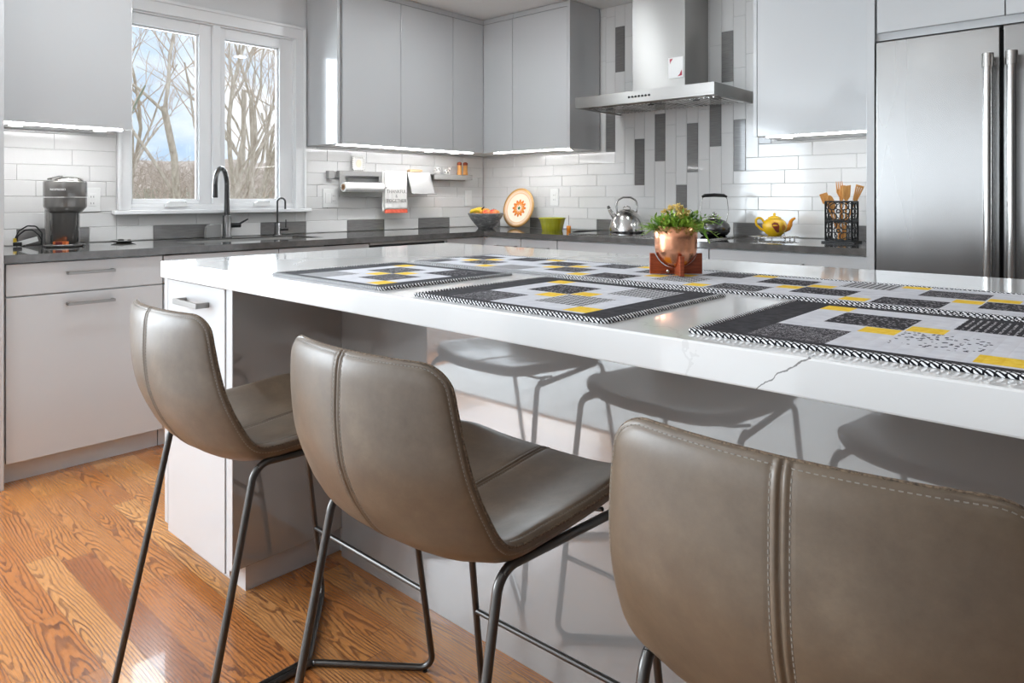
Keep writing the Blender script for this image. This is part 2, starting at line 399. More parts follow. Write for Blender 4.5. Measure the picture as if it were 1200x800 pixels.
# window_1 over the sink
w = bpy.data.objects.new('window_1', None); COL.objects.link(w); w.location = (0, (wy0+wy1)/2, wz0); struct(w)
cas = MB().box(0, .018, -2.69, -2.625, 1.0745, 2.128).box(0, .018, -1.672, -1.602, 1.0745, 2.128).box(0, .018, -2.69, -1.602, 2.1282, 2.205)
cas.box(.0182, .028, -2.69, -2.672, 1.0745, 2.187).box(.0182, .028, -1.620, -1.602, 1.0745, 2.187).box(.0182, .028, -2.69, -1.602, 2.1872, 2.205)
cas.build('window_casing', 'white', w, .003)
MB().box(0, .05, -2.715, -1.578, 1.052, 1.074).build('window_sill', 'white', w, .004)
jb = MB().box(-.14, 0, wy0, wy0+.02, wz0, wz1).box(-.14, 0, wy1-.02, wy1, wz0, wz1).box(-.14, 0, wy0+.02, wy1-.02, wz1-.02, wz1).box(-.14, 0, wy0+.02, wy1-.02, wz0, wz0+.016)
jb.box(-.14, 0, -2.185, -2.14, wz0+.016, wz1-.02)
jb.build('window_frame', 'white', w, .002)
for (a, b, ga, gb) in ((wy0+.02, -2.187, -2.608, -2.255), (-2.138, wy1-.02, -2.105, -1.760)):
    sf = MB()
    sf.box(-.075, -.02, a, ga, wz0+.016, wz1-.02).box(-.075, -.02, gb, b, wz0+.016, wz1-.02).box(-.075, -.02, ga, gb, wz0+.016, 1.125).box(-.075, -.02, ga, gb, 2.060, wz1-.02)
    # inner stepped stop around the glass
    sf.box(-.055, -.04, ga, ga+.009, 1.125, 2.060).box(-.055, -.04, gb-.009, gb, 1.125, 2.060).box(-.055, -.04, ga+.009, gb-.009, 1.125, 1.134).box(-.055, -.04, ga+.009, gb-.009, 2.051, 2.060)
    sash = sf.build('sash', 'white', w, .002)
    MB().box(-.052, -.047, ga+.002, gb-.002, 1.127, 2.058).build('glass_pane', 'glass', sash)
for (a, b) in ((-2.455, -2.330), (-1.945, -1.835)):
    cr = MB().prism([(0,0),(b-a,0),(b-a-.01,.02),(b-a-.03,.028),(.025,.028),(.006,.018)], (-.019, a, 1.090), (0,1,0), (0,0,1), (1,0,0), .03)
    h = cr.build('crank_cover', 'whiteplastic', w, .002)
    MB().tube([(-.004, a+.03, 1.121), (.012, b-.02, 1.118)], .0035, 8).sphere((.014, b-.012, 1.117), .006, 8, 6).build('crank_handle', 'whiteplastic', h)
# unseen rear and left openings, added to let light in: frames and panes
w2 = bpy.data.objects.new('door_1', None); COL.objects.link(w2); w2.location = (fx0, YF, 0); struct(w2)
fm = MB().box(fx0, fx1, YF-.10, YF-.04, .05, .11).box(fx0, fx1, YF-.10, YF-.04, 2.18, 2.25)
for i in range(5):
    x = fx0+.03+(fx1-fx0-.06)*i/4; fm.box(x-.03, x+.03, YF-.10, YF-.04, .11, 2.18)
fm.build('door_frame', 'white', w2)
MB().box(fx0+.06, fx1-.06, YF-.075, YF-.07, .11, 2.18).build('glass_pane', 'glass', w2)
w3 = bpy.data.objects.new('light_opening_2', None); COL.objects.link(w3); w3.location = (0, ry0, .45); struct(w3)
fm = MB().box(-.10, -.04, ry0, ry1, .45, .51).box(-.10, -.04, ry0, ry1, 2.14, 2.2)
for i in range(3):
    y = ry0+.03+(ry1-ry0-.06)*i/2; fm.box(-.10, -.04, y-.03, y+.03, .51, 2.14)
fm.build('window_frame', 'white', w3)
MB().box(-.075, -.07, ry0+.06, ry1-.06, .51, 2.14).build('glass_pane', 'glass', w3)

# ------------------------------------------------------------------ tiled backsplash
P_ = .0765; TL = .306; G_ = .0010; Z0 = .9155
def tile_panel(name, parent_struct, onW):
    mb = MB()
    def tile(a0, a1, z0, z1, dark):
        a0 += G_; a1 -= G_; z0 += G_; z1 -= G_
        if a1-a0 < .004 or z1-z0 < .004: return
        t = .0075; b = .0016; mi = 2 if dark else 1
        if onW: P = lambda d, a, z: (d, a, z)
        else: P = lambda d, a, z: (a, -d, z)
        o4 = [(a0,z0),(a1,z0),(a1,z1),(a0,z1)]; i4 = [(a0+b,z0+b),(a1-b,z0+b),(a1-b,z1-b),(a0+b,z1-b)]
        vs = [P(.002,*p) for p in o4]+[P(t-b,*p) for p in o4]+[P(t,*p) for p in i4]
        fs = [(8,9,10,11)]+[(i,(i+1)%4,4+(i+1)%4,4+i) for i in range(4)]+[(4+i,4+(i+1)%4,8+(i+1)%4,8+i) for i in range(4)]
        if not onW: fs = [tuple(reversed(f)) for f in fs]
        mb.add(vs, fs, mi)
    if onW:
        regs = [(-3.300, -2.692, 7), (-2.692, -1.600, 99), (-1.600, -.0085, 7)]
        for a, b, _ in regs:
            ztop = 1.462 if _ == 7 else 1.050
            r = 0
            while Z0+P_*r < ztop-.003:
                zb = Z0+P_*r; zt = min(zb+P_, ztop)
                j = -2.511-P_*r
                k = math.floor((a-j)/TL)
                y = j+k*TL
                while y < b:
                    n_ = round((y-(-2.511))/TL) if r == 0 else 1
                    tile(max(y, a), min(y+TL, b), zb, zt, r == 0 and n_ % 2 == 0)
                    y += TL
                r += 1
        mb.box(.0002, .0045, -3.300, -2.692, Z0, 1.462, 0).box(.0002, .0045, -2.692, -1.600, Z0, 1.050, 0).box(.0002, .0045, -1.600, -.0085, Z0, 1.462, 0)
    else:
        K0 = 1.187
        for r in range(0, 8):
            zb = Z0+P_*r; zt = zb+P_ if r < 7 else 1.462
            lb = K0+P_*(7-r)
            x = lb; i = 0
            while x > .0085:
                tile(max(x-TL, .0085), x, zb, min(zt, 1.462), r == 0 and i % 2 == 1); x -= TL; i += 1
            rb = K0+P_*(8+r); x = rb; i = 0
            while x < 3.038:
                tile(x, min(x+TL, 3.038), zb, min(zt, 1.462), r == 0 and i % 2 == 1); x += TL; i += 1
        bot = {k: (7-k if k <= 7 else k-7) for k in range(0, 16)}; bot[7] = 0
        dark = {0:[0], 1:[2], 3:[0], 5:[1], 7:[0], 8:[1], 10:[1], 11:[2], 12:[0], 14:[0]}
        bot[8] = 1
        for k in range(-1, 16):
            a0 = K0+P_*k; a1 = a0+P_; a0 = max(a0, 1.142)
            if k < 0: rb_ = 7.15
            elif k <= 7: rb_ = 7-k
            else: rb_ = k-7
            lim = 2.372
            if k >= 14: 
                rb_ = 7 if k == 14 else 7.15
            a1c = min(a1, lim) if k > 14 else a1
            zb = Z0+P_*rb_; i = 0
            while zb < CH-.005:
                z1 = min(zb+TL, CH-.002)
                d = i in dark.get(k, [])
                if k == 14 and zb > 1.5: a1c = lim
                tile(a0, a1c, zb, z1, d); zb += TL; i += 1
        mb.box(.0085, 3.038, -.0045, -.0002, Z0, 1.462, 0).box(1.142, 2.372, -.0045, -.0002, 1.462, CH-.001, 0)
    o = mb.build(name, ['grout', 'tile', 'darktile'])
    struct(o); return o
tile_panel('trim_1', None, True); tile_panel('trim_2', None, False)

# ------------------------------------------------------------------ base cabinets
def bar_handle(parent, c, ax, out, L=.178, t=.012, d=.032):
    """flat bar pull centred on c (on the front face), along ax, standing off along out"""
    c = Vector(c); ax = Vector(ax); out = Vector(out); mb = MB()
    up = Vector((0,0,1)) if abs(ax.z) < .5 else ax.cross(out)
    mb.obox(c+out*d, ax, out, up, L/2, .004, t/2)
    for s in (-1, 1): mb.obox(c+ax*s*(L/2-.005)+out*(d/2-.001), ax, out, up, .005, d/2-.002, t/2)
    return mb.build('handle', 'metalhandle', parent, .0012)
def base_W(y0, y1, fronts, label, loc_lab='base cabinet', deep=.61):
    r = empty('base_cabinet', (.31, (y0+y1)/2, 0), label, 'cabinet', 'base cabinets under the dark worktop')
    MB().box(.004, deep, y0+.001, y1-.001, .095, .880 if 'sink base' not in label else .670).build('carcass', 'carcass', r)
    MB().box(.03, .565, y0+.001, y1-.001, .0, .093).build('toe_kick', 'lacquer', r)
    for (nm, z0, z1, hz) in fronts:
        f = MB().box(deep+.002, .630, y0+.002, y1-.002, z0, z1).build(nm, 'lacquer', r, .0015)
        if hz: bar_handle(f, (.630, (y0+y1)/2, hz), (0,1,0), (1,0,0))
    return r
F1 = [('drawer', .750, .876, .829), ('door', .092, .745, .702)]
base_W(-3.298, -2.704, F1, 'grey base cabinet with one drawer over one deep door, beside the tall end panel')
F2 = [('door', .092, .876, None)]
base_W(-2.702, -2.132, [('false_front', .750, .876, None), ('door', .092, .745, .702)], 'grey sink base cabinet half, under the left end of the sink')
base_W(-2.130, -1.566, [('false_front', .750, .876, None), ('door', .092, .745, .702)], 'grey sink base cabinet half, under the thin curved tap')
base_W(-.961, -.642, [('door', .092, .876, None)], 'narrow grey filler cabinet between dishwasher and the worktop corner')
MB().box(.606, .6295, -.641, -.606, .10, .880).box(.6297, .641, -.6295, -.606, .10, .880).build('corner_filler', 'lacquer', [o for o in bpy.data.objects if o.name.startswith('base_cabinet')][-1])
# dishwasher
r = empty('dishwasher', (.31, -1.264, 0), 'dishwasher with pale front and dark recessed grip line, right of the sink', 'dishwasher')
MB().box(.004, .605, -1.563, -.964, .10, .875).build('tub', 'black', r)
MB().box(.607, .628, -1.563, -.964, .10, .846).build('door', 'lacquer', r, .002)
MB().box(.607, .632, -1.563, -.964, .8665, .880).build('control_strip', 'steel', r, .001)
MB().box(.05, .57, -1.563, -.964, 0, .098).build('toe_kick', 'black', r)
def base_B(x0, x1, fronts, label):
    r = empty('base_cabinet', ((x0+x1)/2, -.31, 0), label, 'cabinet', 'base cabinets under the dark worktop')
    MB().box(x0+.001, x1-.001, -.61, -.004, .095, .880).build('carcass', 'carcass', r)
    MB().box(x0+.001, x1-.001, -.565, -.03, 0, .093).build('toe_kick', 'lacquer', r)
    for (nm, z0, z1, hz, hc) in fronts:
        f = MB().box(x0+.002, x1-.002, -.630, -.612, z0, z1).build(nm, 'lacquer', r, .0015)
        if hz: bar_handle(f, (hc, -.630, hz), (1,0,0), (0,-1,0))
    return r
def dr(c): return [('drawer', .750, .876, .823, c), ('drawer', .42, .745, .702, c), ('drawer', .092, .415, .372, c)]
base_B(.642, .960, dr(.845), 'narrow grey drawer cabinet next to the inner corner, below the fruit bowl')
base_B(.961, 1.258, dr(1.11), 'narrow grey drawer cabinet below the green fluted bowl')
base_B(1.260, 2.260, [('drawer', .750, .876, None, 0), ('drawer', .42, .745, .702, 1.76), ('drawer', .092, .415, .372, 1.76)], 'wide grey drawer cabinet under the cooktop')
base_B(2.262, 3.034, dr(2.655), 'grey drawer cabinet with a bar pull below the yellow teapot')
# tall end panel at far left
single('tall_end_panel', MB().box(.004, .647, -3.345, -3.306, 0, 2.38), 'lacquer', (.32, -3.325, 0), 'tall grey end panel at the left edge, closing the cabinet run', 'panel', bevel=.0015)

# worktop with sink cut-out
sx0, sx1, sy0, sy1 = .13, .47, -2.50, -1.76
wt = MB()
A = [(.0005, .645)]; zt0, zt1 = .8825, .9145
wt.box(.0005, .645, -3.304, sy0, zt0, zt1).box(.0005, .645, sy1, -.0005, zt0, zt1).box(.0005, sx0, sy0, sy1, zt0, zt1).box(sx1, .645, sy0, sy1, zt0, zt1).box(.645, 3.038, -.645, -.0005, zt0, zt1)
single('worktop', wt, 'worktop', (.3, -.3, .88), 'dark grey stone L-shaped worktop along the window wall and hood wall', 'worktop')
# sink
sk = MB(); th = .002
g = .001
sk.box(sx0+g, sx1-g, sy0+g, sy1-g, .690, .692).box(sx0+g, sx0+g+th, sy0+g, sy1-g, .692, .906).box(sx1-g-th, sx1-g, sy0+g, sy1-g, .692, .906)
sk.box(sx0+g, sx1-g, sy0+g, sy0+g+th, .692, .906).box(sx0+g, sx1-g, sy1-g-th, sy1-g, .692, .906)
r = empty('sink', (.3, -2.13, .69), 'stainless undermount sink basin set in the dark worktop under the window', 'sink')
sk.build('basin', 'steel', r); MB().lathe([(.0, .0), (.04, .0), (.045, .004), (.0, .004)], (.3, -2.13, .6922), 24).build('drain', 'steelv', r)

# ------------------------------------------------------------------ upper cabinets
UB = 1.466; UT = 2.400
def puck(x, y, lab):
    p = empty('under_cabinet_light', (x, y, UB-.001), lab, 'light', 'round lights under the wall cabinets')
    MB().lathe([(.034, -.006), (.034, -.001)], (x, y, UB), 24).build('housing', 'steelv', p)
    MB().lathe([(.0, -.0068), (.027, -.0068), (.027, -.0061)], (x, y, UB), 24).build('lens', 'led', p)
def upper_W(y0, y1, label, door_y=None, end_panel=None):
    r = empty('wall_cabinet', (.17, (y0+y1)/2, UB), label, 'cabinet', 'glossy grey wall cabinets')
    d0, d1 = door_y or (y0+.0015, y1-.0015)
    MB().box(.010, .322, y0, y1, UB, UT).build('carcass', 'carcass', r)
    MB().box(.324, .345, d0, d1, UB, UT-.004).build('door', 'lacquer', r, .0015)
    MB().box(.010, .335, y0, y1, UT+.002, CH-.004).build('top_trim', 'lacquer', r)
    return r
upper_W(-3.303, -2.733, 'glossy grey wall cabinet above the coffee machine, left of the window')
c1 = upper_W(-1.572, -1.107, 'glossy grey wall cabinet right of the window, above the paper towel roll', door_y=(-1.551, -1.1085))
MB().box(.010, .3465, -1.592, -1.573, UB-.001, CH-.004).build('side_panel', 'lacquer', c1, .001)
upper_W(-1.106, -.647, 'glossy grey wall cabinet second from the window, above the hanging towel')
r = empty('wall_cabinet', (.17, -.17, UB), 'glossy grey corner wall cabinet with two narrow doors, above the fruit bowl', 'cabinet', 'glossy grey wall cabinets')
MB().box(.010, .322, -.645, -.010, UB, UT).box(.322, .629, -.322, -.010, UB, UT).build('carcass', 'carcass', r)
MB().box(.324, .345, -.6435, -.347, UB, UT-.004).build('door', 'lacquer', r, .0015)
MB().box(.347, .6285, -.345, -.324, UB, UT-.004).build('door', 'lacquer', r, .0015)
MB().box(.010, .335, -.645, -.010, UT+.002, CH-.004).box(.335, .629, -.335, -.010, UT+.002, CH-.004).build('top_trim', 'lacquer', r)
def upper_B(x0, x1, label, d):
    r = empty('wall_cabinet', ((x0+x1)/2, -.17, UB), label, 'cabinet', 'glossy grey wall cabinets')
    MB().box(x0, x1, -.322, -.010, UB, UT).build('carcass', 'carcass', r)
    MB().box(d[0], d[1], -.345, -.324, UB, UT-.004).build('door', 'lacquer', r, .0015)
    MB().box(x0, x1, -.335, -.010, UT+.002, CH-.004).build('top_trim', 'lacquer', r)
    return r
c2 = upper_B(.631, 1.118, 'glossy grey wall cabinet left of the steel hood, above the painted plate', (.6325, 1.117))
MB().box(1.119, 1.139, -.3465, -.010, UB-.001, CH-.004).build('side_panel', 'lacquer', c2, .001)
c3 = upper_B(2.394, 3.038, 'wide glossy grey wall cabinet between steel hood and fridge, above the teapot', (2.3955, 3.036))
MB().box(2.374, 2.393, -.3465, -.010, UB-.001, CH-.004).build('side_panel', 'lacquer', c3, .001)
for i, (x, y, l) in enumerate([(.20, -3.17, 'small round light under the cabinet left of the window, nearest the tall panel'),
                 (.20, -2.83, 'small round light under the cabinet left of the window, nearest the window'),
                 (.20, -.75, 'small round light under the cabinets over the shelf with pepper mills, left one'),
                 (.20, -.50, 'small round light under the corner cabinet over the pepper mills'),
                 (1.02, -.20, 'small round light under the cabinet left of the hood'),
                 (2.50, -.20, 'small round light under the cabinet right of the hood')]): puck(x, y, l)

# ------------------------------------------------------------------ fridge block
single('tall_end_panel', MB().box(3.040, 3.072, -.722, -.001, 0, 2.436), 'lacquer', (3.056, -.36, 0), 'tall grey panel between the worktop and the steel fridge', 'panel', bevel=.001)
r = empty('refrigerator', (3.53, -.36, 0), 'large stainless steel refrigerator with two tall bar handles', 'refrigerator')
MB().box(3.080, 3.990, -.660, -.01, .02, 1.800).build('body', 'black', r)
for nm, x0, x1, hx in (('door', 3.078, 3.5175, 3.487), ('door', 3.5300, 3.992, 3.562)):
    d = MB().box(x0, x1, -.722, -.662, .10, 1.803).build(nm, 'fridge', r, .003)
    MB().tube([(hx, -.782, .62), (hx, -.782, 1.66)], .0165, 20).build('handle', 'steelv', d)
    for zz in (1.666, .626): MB().tube([(hx, -.782, zz-.026), (hx, -.782, zz+.026)], .0205, 20).tube([(hx, -.782, zz), (hx, -.7225, zz)], .0135, 14).build('handle_mount', 'steelv', d, .002)
MB().box(3.09, 3.98, -.64, -.02, 0, .02).build('base_grille', 'black', r)
r = empty('wall_cabinet', (3.53, -.35, 1.81), 'grey two-door cabinet over the steel refrigerator', 'cabinet', 'glossy grey wall cabinets')
MB().box(3.074, 3.996, -.700, -.01, 1.812, 2.436).build('carcass', 'lacquer', r)
MB().box(3.082, 3.533, -.722, -.702, 1.843, 2.400).build('door', 'lacquer', r, .0015)
MB().box(3.537, 3.994, -.722, -.702, 1.843, 2.400).build('door', 'lacquer', r, .0015)

# ------------------------------------------------------------------ hood
r = empty('range_hood', (1.77, -.25, 1.69), 'stainless steel chimney hood over the cooktop', 'hood')
bx0, bx1, by, hz0, hz1 = 1.300, 2.226, -.500, 1.692, 1.760
MB().box(bx0, bx1, by, -.009, hz0+.012, hz1).box(bx0, bx1, by, by+.018, hz0, hz0+.012).box(bx0, bx0+.012, by+.018, -.009, hz0, hz0+.012).box(bx1-.012, bx1, by+.018, -.009, hz0, hz0+.012).build('canopy', 'steel', r, .001)
for i in range(3):
    x0 = bx0+.03+i*.292
    f = MB().box(x0, x0+.282, by+.10, -.05, hz0+.004, hz0+.0115)
    for k in range(9): f.box(x0+.02+k*.028, x0+.026+k*.028, by+.12, -.07, hz0+.001, hz0+.004)
    fo = f.build('grease_filter', 'steelv', r)
    MB().tube([(x0+.12, by+.13, hz0-.002), (x0+.16, by+.13, hz0-.002)], .004, 8).build('pull_tab', 'black', fo)
for x in (bx0+.12, bx1-.12): MB().lathe([(.034, -.004), (.034, 0), (0, 0)], (x, by+.06, hz0+.011), 24).build('lamp', 'whiteplastic', r)
MB().box(1.587, 1.944, -.300, -.009, hz1+.001, CH-.002).build('chimney', 'steel', r, .001)
b = MB()
for i in range(7):
    x = 1.692+i*.0225
    b.lathe([(0,0),(.0065,0),(.0065,.003),(0,.003)], (0,0,0), 12)
    k = 4+0
    for j in range(len(b.v)-48, len(b.v)):
        px, py, pz = b.v[j]; b.v[j] = (x+px, by-.0035+pz*.0+(.003-pz), 1.727+py)
b.build('control_button', 'black', r)
# card stuck on the chimney
c = MB().box(0, .096, -.0015, 0, 0, .122).add([(.008,-.0018,.114),(.030,-.0018,.116),(.022,-.0018,.104),(.018,-.0018,.100),(.012,-.0018,.086)], [(0,4,3,2,1)], 1)
c.add([(.088,-.0018,.046),(.090,-.0018,.012),(.060,-.0018,.008),(.074,-.0018,.020),(.080,-.0018,.032)], [(4,3,2,1,0)], 1)
c.v = [(x+1.838, y-.3012, z+1.842) for x, y, z in c.v]
single('fridge_magnet_card', c, ['paper', 'red'], (1.886, -.301, 1.842), 'small white card with red flowered corners stuck on the hood chimney', 'card')

# cooktop
r = empty('cooktop', (1.77, -.32, .9147), 'black glass cooktop with steel rim set into the worktop below the hood', 'cooktop')
MB().box(1.305, 2.225, -.575, -.065, .9150, .9200).build('rim', 'steelv', r, .001)
MB().box(1.313, 2.217, -.567, -.073, .9202, .9225).build('glass_top', 'blackgloss', r)

# ------------------------------------------------------------------ island
r = empty('island', (2.9, -2.4, 0), 'kitchen island base with glossy panels toned dark for shade under the white worktop', 'island')
IX0, IX1 = 1.598, 4.75
IYF, IYB, IZ0, IZ1 = -3.089, -1.846, .884, .9365
b = MB().box(IX0+.01, IX1-.02, -2.690, IYB-.03, .09, IZ0-.001).box(IX0+.01, 2.022, -3.048, -2.690, .09, IZ0-.001)
b.build('carcass', 'lacquer', r)
MB().box(2.048, IX1-.02, -2.712, -2.692, .0, IZ0-.001).build('back_panel', 'island', r, .001)
MB().box(2.0265, 2.047, -3.0675, -2.692, .09, IZ0-.001).build('side_panel', 'island', r, .001)
MB().box(2.0235, 2.047, -3.070, -3.068, .09, IZ0-.001).build('edge_strip', 'lacquer', r)
MB().box(IX0-.016, IX0+.008, -3.070, IYB-.02, .09, IZ0-.001).build('side_panel', 'lacquer', r, .001)
MB().box(IX0+.05, 2.010, -3.012, -2.692, 0, .089).box(IX0+.05, IX1-.08, -2.691, IYB-.08, 0, .089).build('toe_kick', 'lacquer', r)
d = MB().box(IX0+.010, 2.000, -3.070, -3.050, .068, IZ0-.006).build('door', 'lacquer', r, .0015)
MB().box(2.003, 2.022, -3.066, -3.050, .068, IZ0-.006).build('stile', 'lacquer', r)
bar_handle(d, (1.822, -3.070, .824), (1,0,0), (0,-1,0), L=.165, t=.016, d=.036)
single('island_worktop', MB().box(IX0-.002, IX1, IYF, IYB, IZ0, IZ1), 'marble', (2.9, -2.4, IZ0), 'thick white quartz island worktop with a thin grey vein', 'worktop', bevel=.003)

# ------------------------------------------------------------------ quilted mats
def rects_mesh(x0, x1, y0, y1, rects, z, mats, bg):
    """cells of a quilted top: split on all rectangle edges so every patch is part of one sheet"""
    xs = sorted({x0, x1, *[v for r_ in rects for v in r_[:2]]}); ys = sorted({y0, y1, *[v for r_ in rects for v in r_[2:4]]})
    xs = [v for v in xs if x0 <= v <= x1]; ys = [v for v in ys if y0 <= v <= y1]
    mb = MB()
    for i in range(len(xs)-1):
        for j in range(len(ys)-1):
            cx, cy = (xs[i]+xs[i+1])/2, (ys[j]+ys[j+1])/2; m_ = bg
            for (a, b_, c_, d_, k) in rects:
                if a < cx < b_ and c_ < cy < d_: m_ = k
            mb.add([(xs[i],ys[j],z),(xs[i+1],ys[j],z),(xs[i+1],ys[j+1],z),(xs[i],ys[j+1],z)], [(0,1,2,3)], mats.index(m_))
    return mb
FM = ['fabric_plain','fabric_white','fabric_yellow','fabric_dots','fabric_floral','fabric_check','fabric_stripe','fabric_squiggle']
def binding(x0, x1, y0, y1, z0, w, h):
    pts = fillet([(x0,(y0+y1)/2,0),(x0,y0,0),(x1,y0,0),(x1,y1,0),(x0,y1,0),(x0,(y0+y1)/2,0)], .006, 3)[:-1]
    mb = MB(); n_ = len(pts); prof = [(-w/2, 0), (-w/2, h*.7), (-w*.3, h), (w*.3, h), (w/2, h*.7), (w/2, 0)]
    vs = []; 
    for i in range(n_):
        d = (pts[(i+1)%n_]-pts[i-1]).normalized(); nrm = Vector((d.y, -d.x, 0))
        for a, b_ in prof: vs.append(pts[i]+nrm*a+Vector((0,0,z0+b_)))
    k = len(prof)
    fs = [(i*k+j, ((i+1)%n_)*k+j, ((i+1)%n_)*k+(j+1)%k, i*k+(j+1)%k) for i in range(n_) for j in range(k)]
    mb.add(vs, [tuple(reversed(f)) for f in fs], 0, False); return mb
TZ = IZ1+.0004
def mat_piece(name, x0, y0, W2, H2, rects, bgname, label, cat, group=None, th=.0045, ang=0):
    root = empty(name, (x0+W2/2, y0+H2/2, TZ), label, cat, group)
    R = [(x0+a, x0+b_, y0+c_, y0+d_, k) for a, b_, c_, d_, k in rects]
    top = rects_mesh(x0+.004, x0+W2-.004, y0+.004, y0+H2-.004, R, TZ+th, FM, bgname)
    top.box(x0+.005, x0+W2-.005, y0+.005, y0+H2-.005, TZ, TZ+th-.0004, 1)
    top.build('quilted_top', FM, root)
    binding(x0+.005, x0+W2-.005, y0+.005, y0+H2-.005, TZ, .012, th+.0018).build('binding', 'fabric_binding', root)
    root.rotation_euler = (0, 0, ang)
    return root
D = 'fabric_dots'; FL = 'fabric_floral'; CK = 'fabric_check'; ST = 'fabric_stripe'; SQ = 'fabric_squiggle'; Y = 'fabric_yellow'; Wf = 'fabric_white'; PL = 'fabric_plain'
def pm(k1, k2, k3, k4):
    return [(.078, .408, .034, .390, Wf), (.078, .188, .034, .150, k1), (.078, .127, .340, .390, Y), (.127, .242, .212, .330, k2),
            (.192, .242, .160, .210, Y), (.244, .294, .212, .260, Y), (.246, .360, .098, .210, k3), (.356, .408, .044, .098, Y), (.296, .408, .270, .390, k4)]
mat_piece('placemat', 2.2400, -3.060, .472, .430, pm(CK, ST, SQ, D), PL, 'black, white and yellow quilted placemat, furthest left on the island', 'placemat', 'quilted placemats on the island')
mat_piece('placemat', 2.8250, -3.065, .480, .435, pm(SQ, D, CK, CK), PL, 'black, white and yellow quilted placemat, middle one behind the second stool', 'placemat', 'quilted placemats on the island')
mat_piece('placemat', 3.4360, -3.042, .480, .428, pm(SQ, D, FL, ST), PL, 'black, white and yellow quilted placemat, nearest one at the right edge', 'placemat', 'quilted placemats on the island')
rr = [(.004, 2.0, .004, .014, PL)]
kinds = [(D, CK, SQ, ST), (ST, D, CK, SQ), (D, ST, D, CK), (SQ, D, D, ST), (D, CK, D, FL), (D, SQ, ST, D)]
for i in range(-1, 6):
    X = .288+.337*(i-1)+.337-.0; X = .962+.337*(i-2)
    ks = kinds[i % 6]
    def cl(a, b_): return (max(a, .014), max(b_, .014))
    for (a, b_, c_, d_, k) in [(0, .053, .300, .344, Y), (.056, .171, .193, .300, ks[0]), (.010, .126, .026, .128, ks[1]), (.126, .174, .130, .182, Y),
                               (.174, .226, .188, .236, Y), (.176, .290, .078, .182, ks[2]), (.290, .338, .030, .080, Y), (.226, .335, .240, .344, ks[3])]:
        a2, b2 = cl(a+X, b_+X)
        if b2-a2 > .01 and b2 < 1.99: rr.append((a2, b2, c_, d_, k))
mat_piece('table_runner', 2.246, -2.585, 2.0, .358, rr, Wf, 'long quilted table runner in black, white and yellow under the copper planter', 'table runner')

# ------------------------------------------------------------------ planter
PC = Vector((3.043, -2.372, TZ+.0068))
r = empty('planter_stand', tuple(PC), 'crossed reddish wooden stand holding the copper pot on the runner', 'stand')
def plank(axis, nm):
    side = axis; up = Vector((0,0,1)); nrm = side.cross(up)
    prof = [(-.067, 0), (.067, 0), (.067, .053), (.056, .053)]
    for k in range(0, 13):
        t = math.radians(8+ (172-8)*k/12)
        x = .056*math.cos(t)*1.0; z = .066-math.sin(t)*.052
        prof.append((x, min(z, .053)))
    prof += [(-.056, .053), (-.067, .053)]
    return MB().prism(prof, PC-nrm*.0055, side, up, nrm, .011)
plank(RT, 'x').build('cross_plank', 'redwood', r, .001)
a = FW; pl2 = MB(); up = Vector((0,0,1)); nrm = a.cross(up)
for s in (-1, 1):
    pr_ = [(.0062, 0), (.070, 0), (.070, .050), (.056, .050)]
    for k in range(0, 7):
        t = math.radians(8+80*k/6); pr_.append((max(.056*math.cos(t), .0062), min(.066-math.sin(t)*.052, .05)))
    pl2.prism([(x*s, z) for x, z in pr_] if s > 0 else [(x*s, z) for x, z in reversed(pr_)], PC-nrm*.0055, a, up, nrm, .011)
pl2.build('cross_plank', 'redwood', r, .001)
MB().sphere(PC-FW*.009+Vector((0,0,.008))-RT*.022, .0052, 12, 8).build('bolt', 'steelv', r)
POT = PC+Vector((0,0,.0155))
r = empty('copper_pot', tuple(POT), 'round-bottomed copper pot resting in the crossed wooden stand', 'pot')
prof = [(0, 0)]
for k in range(1, 13):
    t = PI/2*k/12; prof.append((.0535*math.sin(t), .052*(1-math.cos(t))))
prof += [(.0545, .075), (.0545, .107), (.0515, .107), (.0505, .075), (.049, .052), (.030, .014), (0, .008)]
MB().lathe(prof, POT, 48).build('pot_body', 'copper', r)
MB().lathe([(0, .094), (.0500, .092), (.0500, .096), (0, .099)], POT, 24).build('soil', 'soil', r)
r = empty('potted_plant', tuple(POT+Vector((0,0,.100))), 'small leafy green plant with cream flowers growing in the copper pot', 'plant')
lf = MB(); st = MB(); flw = MB(); fl2 = MB()
base = POT+Vector((0,0,.100))
def leaf(mb, p, d, L, w_):
    d = d.normalized(); sd = d.cross(Vector((0,0,1)))
    if sd.length < .1: sd = d.cross(Vector((1,0,0)))
    sd.normalize(); upn = sd.cross(d).normalized()
    a = p; b_ = p+d*L*.5+sd*w_+upn*w_*.3; c_ = p+d*L+upn*(-L*.12); e = p+d*L*.5-sd*w_+upn*w_*.3; m_ = p+d*L*.5
    mb.add([a, b_, c_, e, m_], [(0,1,4),(1,2,4),(2,3,4),(3,0,4)])
for i in range(430):
    az = rnd.uniform(0, 2*PI); el = rnd.uniform(.05, 1.5); R0 = rnd.uniform(.034, .064)*(1.3 if el < .6 else 1)
    dirv = Vector((math.cos(az)*math.cos(el), math.sin(az)*math.cos(el), math.sin(el)))
    s0 = base+Vector((math.cos(az)*rnd.uniform(0,.035), math.sin(az)*rnd.uniform(0,.035), -.008))
    e0 = s0+dirv*R0*rnd.uniform(.55, .9)
    st.tube([s0, (s0+e0)/2+Vector((0,0,.003)), e0], .0007, 4, cap=False)
    for k in range(4):
        q_ = s0.lerp(e0, .25+.25*k); dd = dirv+Vector((rnd.uniform(-1,1), rnd.uniform(-1,1), rnd.uniform(-.4,.7)))
        leaf(lf, q_, dd, rnd.uniform(.011, .019), rnd.uniform(.0025, .0042))
